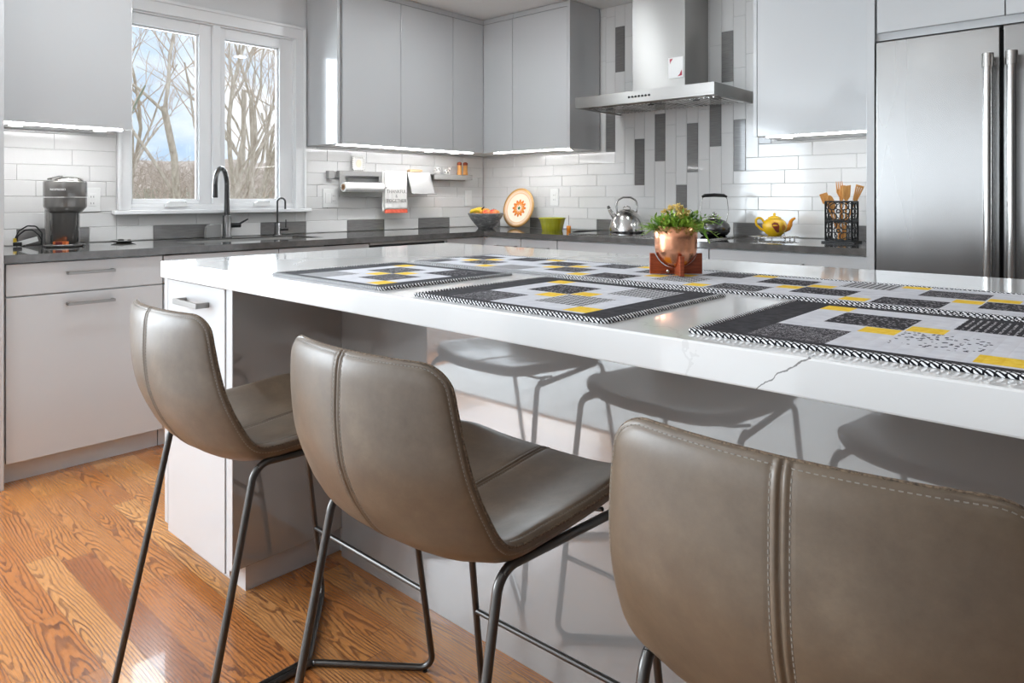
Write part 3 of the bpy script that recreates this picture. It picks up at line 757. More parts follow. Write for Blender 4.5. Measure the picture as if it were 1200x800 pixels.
for (dx, dz, df, L) in ((.62, .42, .1, .118), (.55, .30, -.2, .105), (.9, .10, .2, .10), (.42, .62, .1, .075), (-.9, .30, .1, .075), (-.8, .12, -.2, .065), (.75, .42, 0, .085), (.45, .25, .4, .07)):
    d_ = RT*dx+FW*df+Vector((0,0,dz)); s0 = base+RT*.02*(1 if dx > 0 else -1); pts = [s0+d_.normalized()*L*t-Vector((0,0,.35*L*t**3)) for t in (0,.25,.5,.75,1)]
    st.tube(pts, .0011, 5, cap=False)
    for k in range(12):
        t = .25+.75*k/11; q_ = pts[0].lerp(pts[4], t) if False else s0+d_.normalized()*L*t-Vector((0,0,.35*L*t**3))
        leaf(lf, q_, d_.normalized()+Vector((rnd.uniform(-1,1), rnd.uniform(-1,1), rnd.uniform(-.8,.8)))*.8, .014, .0028)
# drooping leaf at the right rim
s0 = base+RT*.040-FW*.030+Vector((0,0,.010)); pts = [s0, s0+RT*.015-FW*.012+Vector((0,0,.002)), s0+RT*.022-FW*.016-Vector((0,0,.018)), s0+RT*.034-FW*.020-Vector((0,0,.044))]
lf.tube(pts, [.0015, .003, .0036, .001], 6)
st.build('stem', 'leaf', r); o_l = lf.build('foliage', 'leaf', r); o_l['kind'] = 'stuff'
for ci, (dx, df, dz) in enumerate(((-.030, -.012, .040), (-.016, -.018, .050), (-.003, -.020, .054), (.012, -.016, .050), (.024, -.012, .042), (-.038, -.030, .018), (.004, -.032, .036), (.019, -.028, .032), (.040, -.035, .008), (-.010, .010, .052))):
    c0 = base+RT*dx+FW*df+Vector((0,0,dz)); flw = MB()
    for k in range(22 if dz > .025 else 8):
        p_ = c0+Vector((rnd.gauss(0,.0045), rnd.gauss(0,.0045), rnd.gauss(0,.0045)))
        for j in range(5):
            leaf(flw, p_, Vector((rnd.uniform(-1,1), rnd.uniform(-1,1), rnd.uniform(-.1,1))), .0068, .0027)
    flw.build('flower', 'flower' if ci != 5 else 'flower2', r)

# ------------------------------------------------------------------ stools
def interp(K, t):
    """Catmull-Rom through knots, t in 0..1"""
    n_ = len(K)-1; x = min(max(t, 0), 1)*n_; i = min(int(x), n_-1); f = x-i
    p0 = K[max(i-1,0)]; p1 = K[i]; p2 = K[i+1]; p3 = K[min(i+2,n_)]
    return [0.5*((2*b)+(-a+c)*f+(2*a-5*b+4*c-d)*f*f+(-a+3*b-3*c+d)*f**3) for a, b, c, d in zip(p0, p1, p2, p3)]
CK_ = [(-.286,.914),(-.289,.862),(-.289,.806),(-.279,.742),(-.249,.676),(-.205,.626),(-.145,.603),(-.075,.602),(.0,.609),(.075,.616),(.145,.623),(.213,.626)]
EK_ = [(-.250,.912),(-.247,.866),(-.240,.812),(-.228,.757),(-.207,.705),(-.178,.657),(-.146,.643),(-.080,.644),(.0,.647),(.070,.651),(.130,.656),(.190,.654)]
WK_ = [(.183,),(.193,),(.201,),(.208,),(.214,),(.218,),(.221,),(.225,),(.229,),(.230,),(.229,),(.226,)]
# arc-length table
NS = 400; tab = [0.0]; pp = interp(CK_, 0)
for i in range(1, NS+1):
    c_ = interp(CK_, i/NS); tab.append(tab[-1]+math.hypot(c_[0]-pp[0], c_[1]-pp[1])); pp = c_
LEN = tab[-1]
def t_of(a):
    a = min(max(a, 0), LEN); lo, hi = 0, NS
    while hi-lo > 1:
        m_ = (lo+hi)//2
        if tab[m_] <= a: lo = m_
        else: hi = m_
    return (lo+(a-tab[lo])/max(tab[hi]-tab[lo], 1e-9))/NS
def w0(a): return interp(WK_, t_of(a))[0]
def rcorner(a): return .040 if a < LEN/2 else .060
def xmax(a):
    w_ = w0(a); da = min(a, LEN-a); R = rcorner(a)
    return w_ if da >= R else w_-R+math.sqrt(max(R*R-(R-da)**2, 0))
def mid(a, x):
    t = t_of(a); c_ = interp(CK_, t); e = interp(EK_, t); u = min(abs(x)/w0(a), 1.0)
    pw = 2.1+1.3*min(max((a/LEN-.32)/.2, 0), 1)
    k = u**pw
    return Vector((x, c_[0]+(e[0]-c_[0])*k, c_[1]+(e[1]-c_[1])*k))
def nrm(a, x):
    h = .003
    d1 = mid(min(a+h, LEN), x)-mid(max(a-h, 0), x); d2 = mid(a, x+h)-mid(a, x-h)
    n_ = d1.cross(d2); n_.normalize(); return n_        # inner/top side checked below
def thick(a, x):
    da = min(a, LEN-a); dx = w0(a)-abs(x); R = rcorner(a)
    db = R-math.hypot(R-da, R-dx) if (da < R and dx < R) else min(da, dx)
    db = max(db, 0)
    f = min(db/.034, 1); pf = math.sqrt(max(1-(1-f)**2, 0))
    tm = .0120+.0055*min(max((a/LEN-.35)/.2, 0), 1)
    t = .0022+(tm-.0022)*pf
    if db < .006: t -= .0
    groove = .0014*math.exp(-((db-.0058)/.0018)**2)
    s_ = abs(x); ridge = .0013*math.exp(-((s_-.0042)/.0021)**2)-.0022*math.exp(-(s_/.0012)**2)-.0008*math.exp(-((s_-.0088)/.0014)**2)
    return t-groove+ridge
sgn = 1 if nrm(LEN*.8, 0).z > 0 else -1
def surf(a, x, side, extra=0):
    return mid(a, x)+nrm(a, x)*sgn*side*(thick(a, x)+extra)
def cgrid():
    # column positions in metres measured from centre / edge
    inner = [0, .0012, .0027, .0042, .006, .0074, .0088, .0105, .015, .024, .04, .06, .085, .11, .135]
    edge = [.034, .026, .019, .0135, .010, .0075, .0055, .0040, .0022, .0]
    return inner, edge
inner, edge = cgrid()
rows = [0,.0025,.005,.0075,.010,.0135,.019,.026,.034,.045]
a_ = .060
while a_ < LEN-.055: rows.append(a_); a_ += .0125
rows += [LEN-v for v in (.045,.034,.026,.019,.0135,.010,.0075,.005,.0025,0)]
ASPLIT = min(rows, key=lambda v: abs(v-LEN*.455))
def shell(r0, r1):
    mb = MB(); rws = [v for v in rows if r0-1e-6 <= v <= r1+1e-6]
    for side in (1, -1):
        vs = []; nc = None
        for a in rws:
            xm = xmax(a); pos = []
            top = xm-.034
            for v in inner: pos.append(min(v, .16)*min(1, top/.150) if v > .02 else v)
            for v in edge: pos.append(xm-v)
            full = [-v for v in reversed(pos[1:])]+pos; nc = len(full)
            vs += [surf(a, v, side) for v in full]
        fs = []
        for i in range(len(rws)-1):
            for j in range(nc-1):
                f = (i*nc+j, i*nc+j+1, (i+1)*nc+j+1, (i+1)*nc+j)
                fs.append(f if side*sgn < 0 else tuple(reversed(f)))
        mb.add(vs, fs, 0, True)
    return mb
def perim(inset):
    """closed loop of (a,x) at given inset from the edge, right side from top centre round to front centre and back"""
    out = []
    R1, R2 = .040, .060
    def arc(cx_a, cx_off, R, q0, q1, sgnx, n_=10):
        for k in range(n_+1):
            t = q0+(q1-q0)*k/n_; out.append((cx_a+(R-inset)*math.sin(t), cx_off, (R-inset)*math.cos(t), sgnx))
    pts = []
    N1 = 12
    for k in range(N1): pts.append((inset, (w0(0)-R1)*k/N1))
    for k in range(9):
        t = PI/2*k/8; a = R1-(R1-inset)*math.cos(t); pts.append((a, w0(a)-R1+(R1-inset)*math.sin(t)))
    a0, a1 = R1, LEN-R2; N2 = 60
    for k in range(1, N2): a = a0+(a1-a0)*k/N2; pts.append((a, w0(a)-inset))
    for k in range(9):
        t = PI/2*k/8; a = LEN-R2+(R2-inset)*math.sin(t); pts.append((a, w0(a)-R2+(R2-inset)*math.cos(t)))
    for k in range(N1+1): pts.append((LEN-inset, (w0(LEN)-R2)*(1-k/N1)))
    left = [(a, -x) for a, x in reversed(pts[1:-1])]
    return pts+left
def stitches(mb, path, side, pitch=.0062, L=.0036, r=.00048, lift=.0004, closed=False):
    P3 = [surf(a, x, side, lift) for a, x in path]; N3 = [nrm(a, x)*sgn*side for a, x in path]
    if closed: P3.append(P3[0]); N3.append(N3[0])
    acc = 0; nxt = pitch/2
    for i in range(len(P3)-1):
        seg = (P3[i+1]-P3[i]).length
        if seg < 1e-7: continue
        d = (P3[i+1]-P3[i])/seg
        while nxt <= acc+seg:
            f = (nxt-acc)/seg; c_ = P3[i]+d*(nxt-acc); nn = N3[i].lerp(N3[i+1], f).normalized()
            mb.obox(c_, d, d.cross(nn), nn, L/2, r, r); nxt += pitch
        acc += seg
def tube_seg(mb, pts, r): mb.tube(pts, r, 14)
def make_stool():
    root = empty('counter_stool', (0,0,0), '', 'stool', 'leather counter stools at the island')
    shell(0, ASPLIT).build('backrest', 'leather', root); shell(ASPLIT, LEN).build('seat', 'leather', root)
    # raw edge all round
    pe = perim(0.0); e3 = [mid(a, x) for a, x in pe]; cen = Vector((0,0,0))
    mb = MB(); vs = []; n_ = len(e3)
    for i in range(n_):
        a, x = pe[i]; d = (e3[(i+1)%n_]-e3[i-1]).normalized(); nn = nrm(a, x)*sgn; o_ = d.cross(nn).normalized()
        if o_.dot(e3[i]-Vector((0, e3[i].y*.5-.02, .72))) < 0: o_ = -o_
        jit = .0004*mnoise.noise(e3[i]*300)
        for (u_, v_) in ((-.002,-.0020),(.0012+jit,-.0020),(.0018+jit,0),(.0012-jit,.0020),(-.002,.0020)): vs.append(e3[i]+o_*u_+nn*v_)
    k = 5; fs = [(i*k+j, ((i+1)%n_)*k+j, ((i+1)%n_)*k+(j+1)%k, i*k+(j+1)%k) for i in range(n_) for j in range(k)]
    mb.add(vs, fs, 0, False); mb.build('edge_binding', 'rawedge', root)
    sm = MB()
    pi_ = perim(.0056)
    stitches(sm, pi_, -1, closed=True); stitches(sm, pi_, 1, closed=True)
    for sx in (-1, 1):
        path = [(.006+(LEN-.012)*i/120, sx*.0088) for i in range(121)]
        stitches(sm, path, -1, pitch=.0064); stitches(sm, path, 1, pitch=.0064)
    sm.build('stitching', 'thread', root)
    # steel rod base
    ZR = .0075
    for s in (-1, 1):
        rb = (s*.200, -.165, .608); fb = (s*.223, .186, .612); ff = (s*.240, .268, .0085); j1 = (s*.0085, .082, .0085); j2 = (s*.0085, -.095, .0085); rf = (s*.211, -.296, .0085)
        def cut(a, b, c, rad, n_=10):
            p_ = fillet([a, b, c], rad, n_); k_ = len(p_)//2
            return p_[1:k_+1], p_[k_:-1]
        top_r = cut(fb, rb, rf, .040); top_f = cut(rb, fb, ff, .035); bot_f = cut(fb, ff, j1, .030); bot_r = cut(rb, rf, j2, .035)
        jj1 = cut(ff, j1, j2, .03, 6); jj2 = cut(j1, j2, rf, .03, 6)
        MB().tube(top_r[1]+bot_r[0], .0076, 14).build('leg', 'darkmetal', root)
        MB().tube(top_f[1]+bot_f[0], .0076, 14).build('leg', 'darkmetal', root)
        MB().tube(list(reversed(top_r[0]))+list(reversed(top_f[0])), .0076, 14).build('seat_rail', 'darkmetal', root)
        MB().tube(bot_f[1]+jj1[0]+jj1[1]+jj2[0]+jj2[1]+list(reversed(bot_r[1])), .0076, 14).build('floor_bar', 'darkmetal', root)
        MB().lathe([(.006, .0002), (.006, .003)], (s*.225, .255, 0), 10).lathe([(.006, .0002), (.006, .003)], (s*.19, -.277, 0), 10).build('glide', 'black', root)
    tz = .205; f = tz/.612; xq = .240+(.223-.240)*f; yq = .268+(.186-.268)*f
    MB().tube([(-xq, yq, tz), (xq, yq, tz)], .0064, 14).build('footrest', 'darkmetal', root)
    br = MB()
    for yy, zz in ((-.105, .586), (.095, .589)):
        br.tube([(-.203, yy, .609), (-.15, yy, zz+.006), (.15, yy, zz+.006), (.203, yy, .609)], .004, 8)
    br.build('cross_brace', 'darkmetal', root)
    return root
st0 = make_stool()
labs = ['brown leather counter stool, furthest left beside the grey island end cabinet', 'brown leather counter stool, middle one with its seat fully in view', 'brown leather counter stool, nearest one cut by the bottom right edge']
for i, (x, y, rz) in enumerate([(2.432, -3.142, -.004), (3.060, -3.110, .027), (3.703, -3.105, .051)]):
    s_o = st0 if i == 0 else copy_tree(st0)
    s_o.location = (x, y, 0); s_o.rotation_euler = (0, 0, rz); s_o['label'] = labs[i]

# ------------------------------------------------------------------ pendants, rug (seen in reflections)
def pendant(x, y, lab):
    r = empty('pendant_lamp', (x, y, CH-.001), lab, 'lamp', 'pendant lamps over the island')
    z = 1.87
    MB().lathe([(.155, 0), (.150, .012), (.118, .055), (.070, .105), (.038, .145), (.020, .185), (.018, .20), (0, .20)], (x, y, z), 32).build('shade', 'pendant', r)
    MB().tube([(x, y, z+.20), (x, y, CH-.03)], .0035, 8).build('cord', 'black', r)
    MB().lathe([(0, -.03), (.05, -.03), (.055, -.02), (.055, 0)], (x, y, CH-.002), 24).build('ceiling_rose', 'pendant', r)
pendant(2.21, -2.47, 'grey bell-shaped pendant lamp over the sink end of the island')
pendant(3.45, -2.47, 'grey bell-shaped pendant lamp over the fridge end of the island')
single('rug', MB().box(.4, 5.6, -7.0, -4.26, .0005, .010), 'rug', (3, -5.6, 0), 'large pale grey rug on the wooden floor behind the stools', 'rug')

# ------------------------------------------------------------------ taps
r = empty('kitchen_tap', (.08, -2.142, .9146), 'tall dark steel gooseneck kitchen tap behind the sink', 'tap')
WZ = .9146
MB().lathe([(.027, 0), (.027, .004), (.0225, .006), (.0225, .122), (.020, .126)], (.08, -2.142, WZ), 28).build('tap_body', 'faucetmetal', r)
e = Vector((.215, -2.272, 0)); b0 = Vector((.08, -2.142, 0)); half = (e-b0)/2; R = half.length; top = 1.302-R
pts = [b0+Vector((0,0,1.036)), b0+Vector((0,0,1.12)), b0+Vector((0,0,top))]
for k in range(1, 17):
    t = PI*k/16; pts.append(b0+half*(1-math.cos(t))+Vector((0,0,top+R*math.sin(t))))
MB().tube(pts, [.0155, .0140]+[.0128]*(len(pts)-2), 18).build('spout', 'faucetmetal', r)
MB().tube([e+Vector((0,0,top)), e+Vector((0,0,1.16)), e+Vector((0,0,1.14))], [.0128,.0145,.0145], 18).build('spray_head', 'faucetmetal', r)
hd = Vector((.15, 1, 0)).normalized()
MB().tube([Vector((.08,-2.142,.983))+hd*.023, Vector((.08,-2.142,.983))+hd*.075], .0135, 16).tube([Vector((.08,-2.142,.990))+hd*.068, Vector((.08,-2.142,1.017))+hd*.118], [.006,.0042], 10).build('lever', 'black', r)
r = empty('filter_tap', (.10, -1.843, .9146), 'small thin dark filtered water tap right of the tall tap', 'tap')
MB().lathe([(.026, 0), (.026, .005), (.0175, .008), (.0175, .074), (.010, .077)], (.10, -1.843, WZ), 24).build('tap_body', 'faucetmetal', r)
b0 = Vector((.10, -1.843, 0)); half = Vector((.012, .019, 0)); R = half.length
pts = [b0+Vector((0,0,.985)), b0+Vector((0,0,1.04)), b0+Vector((0,0,1.137-R))]
for k in range(1, 13):
    t = PI*k/12; pts.append(b0+half*(1-math.cos(t))+Vector((0,0,1.137-R+R*math.sin(t))))
pts.append(b0+half*2+Vector((0,0,1.072)))
MB().tube(pts, .0055, 12).build('spout', 'faucetmetal', r)
MB().tube([(.102, -1.826, .952), (.106, -1.778, .952)], .0085, 12).tube([(.105, -1.79, .958), (.105, -1.79, 1.008)], .0032, 8).build('lever', 'black', r)
single('sponge_caddy', MB().prism([(0,0),(.085,0),(.085,.076),(.05,.078),(.018,.072),(.004,.058)], (.035, -2.255, WZ), (0,1,0), (0,0,1), (1,0,0), .035), 'lightgrey', (.05, -2.21, WZ), 'small light grey sponge caddy behind and left of the tall tap', 'caddy', bevel=.004)

# ------------------------------------------------------------------ wall plates
def plate(x, y, z, onW, wd, ht, kind, lab, cat='outlet'):
    r = empty('wall_switch' if kind != 'outlet' else 'wall_outlet', (x, y, z), lab, 'switch' if kind != 'outlet' else 'outlet')
    if onW: P = lambda a, d, h: (x+d, y+a, z+h)
    else: P = lambda a, d, h: (x+a, y-d, z+h)
    def bx(mb, a0, a1, d0, d1, h0, h1):
        p, q_ = P(a0, d0, h0), P(a1, d1, h1); mb.box(p[0], q_[0], p[1], q_[1], p[2], q_[2])
    mb = MB(); bx(mb, -wd/2, wd/2, .0005, .006, -ht/2, ht/2); mb.build('cover_plate', 'whiteplastic', r, .0015)
    n_ = 2 if wd > .09 else 1
    for i in range(n_):
        cx = (i-(n_-1)/2)*.046
        mb = MB(); bx(mb, cx-.0165, cx+.0165, .0062, .0085, -.033, .033); f = mb.build('rocker' if kind != 'outlet' and not (n_ == 2 and i == 1) else 'socket', 'whiteplastic', r, .001)
        if kind == 'outlet' or (n_ == 2 and i == 1):
            mb = MB()
            for h in (-.019, .014):
                bx(mb, cx-.007, cx-.005, .0086, .0088, h-.004, h+.005); bx(mb, cx+.005, cx+.007, .0086, .0088, h-.004, h+.005)
            mb.build('slot', 'black', f)
    return r
plate(.0078, -1.419, 1.137, True, .116, .121, 'switch', 'white double wall plate with switch and socket, right of the window')
plate(.0078, -.176, 1.137, True, .075, .118, 'switch', 'white switch plate on the window wall above the fruit bowl')
plate(.741, -.0078, 1.144, False, .077, .122, 'outlet', 'white wall outlet between the painted plate and the steel kettle')
plate(.0078, -2.829, 1.130, True, .120, .120, 'switch', 'white double wall plate right behind the coffee machine')

# ------------------------------------------------------------------ rail unit on window wall
r = empty('wall_rail', (.02, -.82, 1.27), 'flat grey metal wall rail carrying paper roll, towel and shelf', 'rail')
MB().box(.0080, .020, -1.440, -.215, 1.268, 1.312).build('rail_bar', 'lightgrey', r, .001)
MB().box(.0082, .045, -1.452, -1.412, 1.262, 1.314).build('end_cap', 'lightgrey', r, .002)
fr_ = MB().box(.050, .054, -1.378, -1.020, 1.284, 1.316).box(.050, .054, -1.378, -1.335, 1.146, 1.284).box(.050, .054, -1.062, -1.020, 1.146, 1.284).box(.050, .054, -1.335, -1.062, 1.146, 1.240).box(.0205, .050, -1.378, -1.374, 1.268, 1.316).box(.0205, .050, -1.024, -1.020, 1.268, 1.316).box(.0205, .050, -1.374, -1.024, 1.312, 1.316)
r = empty('paper_towel_holder', (.05, -1.2, 1.146), 'grey sheet metal holder hooked on the wall rail behind the paper roll', 'holder')
fr_.build('bracket', 'lightgrey', r, .001)
MB().tube([(.091, -1.392, 1.208), (.091, -1.045, 1.208)], .004, 10).tube([(.0545, -1.030, 1.208), (.091, -1.030, 1.208), (.091, -1.046, 1.208)], .004, 8).build('rod', 'steelv', r)
r = empty('paper_towel_roll', (.091, -1.22, 1.208), 'white paper towel roll on the grey wall holder', 'paper roll')
mb = MB()
def ring_cyl(mb, c0, c1, ro, ri, mi, seg=28):
    c0, c1 = Vector(c0), Vector(c1); d = (c1-c0).normalized(); a = d.cross(Vector((0,0,1))).normalized(); b_ = a.cross(d)
    vs = []
    for c_ in (c0, c1):
        for rad in (ro, ri):
            for j in range(seg): t = 2*PI*j/seg; vs.append(c_+(a*math.cos(t)+b_*math.sin(t))*rad)
    fo = []; fi = []; fe = []
    for j in range(seg):
        k = (j+1) % seg
        fo.append((j, k, 2*seg+k, 2*seg+j)); fi.append((seg+k, seg+j, 3*seg+j, 3*seg+k)); fe.append((k, j, seg+j, seg+k)); fe.append((2*seg+j, 2*seg+k, 3*seg+k, 3*seg+j))
    mb.add(vs, fo+fi, mi, True); mb.add(vs, fe, mi, False)
ring_cyl(mb, (.091,-1.375,1.208), (.091,-1.068,1.208), .031, .0195, 0); mb.build('paper', 'paper', r)
mb = MB(); ring_cyl(mb, (.091,-1.3775,1.208), (.091,-1.066,1.208), .0193, .012, 0); mb.build('cardboard_core', 'cardboard', r)
# towel
r = empty('hanging_towel', (.06, -.93, 1.32), 'white printed kitchen towel with coral hem hanging from the wall rail', 'towel')
tw = MB(); NX = 26
def towel_sheet(y0, y1, z0, z1, x, ph, mi):
    vs = []; NZ = 18
    for j in range(NZ+1):
        z = z0+(z1-z0)*j/NZ
        for i in range(NX+1):
            y = y0+(y1-y0)*i/NX; vs.append((x+.003*math.sin(i*.55+ph)*(1-j/NZ*.8)+.0012*math.sin(i*1.3+j*.2), y, z))
    tw.add(vs, [(j*(NX+1)+i, j*(NX+1)+i+1, (j+1)*(NX+1)+i+1, (j+1)*(NX+1)+i) for j in range(NZ) for i in range(NX)], mi, True)
towel_sheet(-1.028, -.832, 1.060, 1.326, .070, 0, 0); towel_sheet(-1.044, -.850, 1.040, 1.326, .061, 1, 0)
tw.add([(.061,-1.036,1.326),(.070,-1.028,1.326),(.070,-.832,1.326),(.061,-.842,1.326)], [(0,1,2,3)], 0)
o_ = tw.build('cloth', 'towel', r); sd = o_.modifiers.new('thick', 'SOLIDIFY'); sd.thickness = .0012
tw = MB(); towel_sheet(-1.026, -.830, 1.034, 1.060, .0705, 0, 0); o_ = tw.build('hem', 'coral', r); sd = o_.modifiers.new('thick', 'SOLIDIFY'); sd.thickness = .003
for s_t, z_t in (('THANKFUL', 1.182), ('&', 1.150), ('TOGETHER', 1.118)):
    text('printed_text', s_t, .034 if s_t != '&' else .030, (.0762, -.930, z_t), (PI/2, 0, PI/2), 'ink', r)
# tray / tablet ledge
r = empty('recipe_holder', (.06, -.72, 1.18), 'slanted light grey metal sheet hooked on the rail beside the towel', 'holder')
mb = MB().prism([(.024,1.322),(.060,1.322),(.112,1.172),(.135,1.168),(.135,1.164),(.109,1.168),(.0575,1.318),(.024,1.318)], (0, -.822, 0), (1,0,0), (0,0,1), (0,1,0), .212)
mb.build('sheet', 'lightgrey', r, .0008)
r = empty('wall_shelf', (.06, -.42, 1.274), 'narrow grey metal wall shelf near the corner with mills and figurines', 'shelf')
MB().box(.0205, .105, -.608, -.222, 1.306, 1.311).box(.101, .105, -.608, -.222, 1.274, 1.306).box(.0205, .024, -.608, -.222, 1.27, 1.306).box(.024, .101, -.226, -.222, 1.276, 1.306).build('shelf_board', 'lightgrey', r, .0008)
single('wooden_brush', MB().prism([(0,0),(.10,.0),(.118,.006),(.118,.016),(.10,.020),(.012,.020),(0,.012)], (.028, -.80, 1.3225), (0,1,0), (0,0,1), (1,0,0), .035), 'palewood', (.045, -.74, 1.3225), 'pale wooden brush lying on the slanted grey sheet', 'brush', bevel=.003)
# mills
for k, (y, lab) in enumerate(((-.318, 'wooden pepper mill on the grey shelf, left of the pair'), (-.256, 'wooden salt mill on the grey shelf, right of the pair'))):
    if k == 0:
        r = empty('pepper_mill', (.062, y, 1.3115), lab, 'mill', 'wooden mills on the shelf')
        MB().lathe([(.019, 0), (.019, .010), (.0165, .030), (.0160, .055), (.018, .074)], (.062, y, 1.3115), 24).build('body', 'wood', r)
        MB().lathe([(.0175, .0755), (.0190, .083), (.0175, .094), (.008, .099), (0, .100)], (.062, y, 1.3115), 24).build('head', 'redwood', r)
        m0 = r
    else:
        r = copy_tree(m0); r.location = (.062, y, 1.3115); r['label'] = lab
# figurines (small spotted cream pieces)
def fig(y, kind, lab):
    r = empty('ceramic_figurine', (.062, y, 1.3115), lab, 'figurine'); mb = MB()
    z = 1.3115
    if kind == 0:
        mb.lathe([(.016,0),(.022,.006),(.024,.022),(.018,.036),(.0155,.046),(.0165,.050),(.0,.050)], (.062,y,z), 20)
        mb.tube([(.062,y-.021,z+.012),(.062,y-.036,z+.016),(.062,y-.037,z+.030),(.062,y-.020,z+.035)], .0028, 8)
        mb.build('body', 'ceramic', r)
    else:
        mb.sphere((.062,y,z+.026), .020, 14, 9, (.8,1.25,.8)).sphere((.062,y+.026,z+.044), .0125, 12, 8)
        for a in (-1,1):
            for b_ in (-1,1): mb.tube([(.062+a*.009, y+b_*.014, z+.0002), (.062+a*.008, y+b_*.013, z+.022)], .0048, 8)
        mb.tube([(.062-.008,y+.028,z+.054),(.062-.016,y+.030,z+.062)], .003, 6).tube([(.062+.008,y+.028,z+.054),(.062+.016,y+.030,z+.062)], .003, 6)
        mb.build('body', 'ceramic', r)
    sp = MB()
    for (a, b_, c_) in ((.017, .010, .030), (.019, -.008, .020), (.016, -.014, .032), (.018, .002, .040)): sp.sphere((.062+a, y+b_, z+c_), .0048, 8, 6, (.6,1,1))
    sp.build('spot', 'black', r)
fig(-.545, 0, 'small white spotted ceramic jug on the left end of the shelf')
fig(-.445, 1, 'small white spotted ceramic cow on the shelf beside the mills')
M['platecream0'] = mat('cream_picture', srgb(236,226,204), .4)
# ornate frame
r = empty('picture_frame', (.035, -1.218, 1.3165), 'small ornate white scalloped frame standing on the paper roll holder', 'frame')
mb = MB().box(.030, .038, -1.252, -1.184, 1.334, 1.402)
for k in range(6):
    f = -1.252+.068*k/5; g_ = 1.334+.068*k/5
    for (yy, zz) in ((f, 1.328), (f, 1.408), (-1.258, g_), (-1.178, g_)): mb.sphere((.034, yy, zz), .0105, 10, 6, (.6,1,1))
mb.build('frame', 'ceramic', r)
MB().lathe([(0,0),(.024,0),(.024,.003),(0,.004)], (0,0,0), 24).build('tmp', 'palewood', None) if False else None
mb = MB(); vs = [(.0385, -1.218+.021*math.cos(2*PI*k/20), 1.368+.026*math.sin(2*PI*k/20)) for k in range(20)]; vs2 = [(.0395, a, b_) for _, a, b_ in vs]
mb.add(vs+vs2, [tuple(range(20, 40))]+[(k, (k+1)%20, 20+(k+1)%20, 20+k) for k in range(20)]); mb.build('picture', 'platecream0', r)

# ------------------------------------------------------------------ coffee machine and neighbours
C0 = Vector((.200, -2.972, WZ)); lt = -RT; nf = -FW
r = empty('coffee_machine', tuple(C0), 'dark grey cylindrical pod coffee machine on the worktop at left', 'coffee machine')
rc = C0+lt*.030+FW*.02
MB().lathe([(.068, .0), (.070, .004), (.070, .176), (.068, .178)], rc, 40).build('water_tank_column', 'coffee', r)
MB().lathe([(.052, .012), (.0575, .016), (.0575, .150), (.060, .156)], C0+RT*.012-FW*.028, 40).build('front_column', 'coffeedark', r)
hc = C0+RT*.002-FW*.008
MB().lathe([(.060, .150), (.066, .158), (.084, .178), (.087, .186), (.087, .226)], hc, 48).build('brew_head', 'coffee', r)
MB().lathe([(.087, .2285), (.088, .232), (.088, .296), (.085, .302), (.068, .304), (0, .304)], hc, 48).build('lid', 'coffee', r)
MB().lathe([(.066, .3045), (.060, .314), (.035, .322), (0, .324)], hc+RT*.010, 32).build('lid_cap', 'steelv', r)
mb = MB().obox(hc+Vector((0,0,.318))-RT*.048, RT*.9+Vector((0,0,.2)), FW, Vector((-.2,0,1)), .030, .012, .004); mb.build('lever', 'coffee', r, .002)
MB().lathe([(.080, .0005), (.084, .004), (.082, .011), (0, .011)], C0-FW*.030+RT*.012, 40, sx=1, sy=1).build('drip_base', 'coffeedark', r)
ob = text('brand_text', 'NESPRESSO', .0125, hc+nf*.0885+RT*.022+Vector((0,0,.262)), (PI/2, 0, YAW+.22), 'whiteplastic', r, .001)
single('foil_packet', MB().obox(C0-FW*.085+RT*.030+Vector((0,0,.019)), RT, FW, (0,0,1), .030, .010, .007, 0).obox(C0-FW*.085+RT*.060+Vector((0,0,.019)), RT, FW, (0,0,1), .0, .0, .0, 0).obox(C0-FW*.0955+RT*.028+Vector((0,0,.019)), RT, FW, (0,0,1), .016, .0006, .0068, 1), ['amber', 'maroon'], tuple(C0-FW*.085+RT*.03+Vector((0,0,.012))), 'small orange and maroon packet on the coffee machine base', 'packet', bevel=.001)
# power cord with tag
r = empty('power_cord', (.20, -3.16, WZ), 'looped black power cord with plug and white tag beside the coffee machine', 'cord')
cb = C0+lt*.10
def at_px(px, zz, off=0):  # keeps the loops on the plane through the machine facing the room
    return cb+lt*px+Vector((0,0,zz))
loop = [at_px(-.028,.003)-FW*.02, at_px(.0,.004)-FW*.02, at_px(.015,.02), at_px(.012,.06), at_px(.04,.092), at_px(.08,.094), at_px(.120,.070), at_px(.137,.035), at_px(.128,.012), at_px(.095,.0045)]
MB().tube(fillet(loop, .02, 4), .0033, 8).build('cable', 'black', r)
loop = [at_px(.005,.028)-FW*.01, at_px(.02,.052)-FW*.01, at_px(.05,.076)-FW*.01, at_px(.085,.074)-FW*.01, at_px(.122,.045)-FW*.01, at_px(.118,.020)-FW*.012, at_px(.105,.012)-FW*.02]
MB().tube(fillet(loop, .02, 4), .0033, 8).build('cable', 'black', r)
MB().obox(at_px(.060,.022)-FW*.03, lt*1+Vector((0,0,-.28)), Vector((0,0,1))+lt*.28, FW, .050, .0115, .0008).build('tag', 'paper', r)
MB().obox(at_px(.130,.026)-FW*.012, lt, FW, (0,0,1), .005, .006, .010).build('tag', 'banana', r)
MB().obox(at_px(.088,.012)-FW*.055, lt*1-FW*.6, FW+lt*.6, (0,0,1), .017, .009, .009).tube([at_px(.112,.010)-FW*.035, at_px(.100,.012)-FW*.045], .006, 8).build('plug', 'black', r, .003)
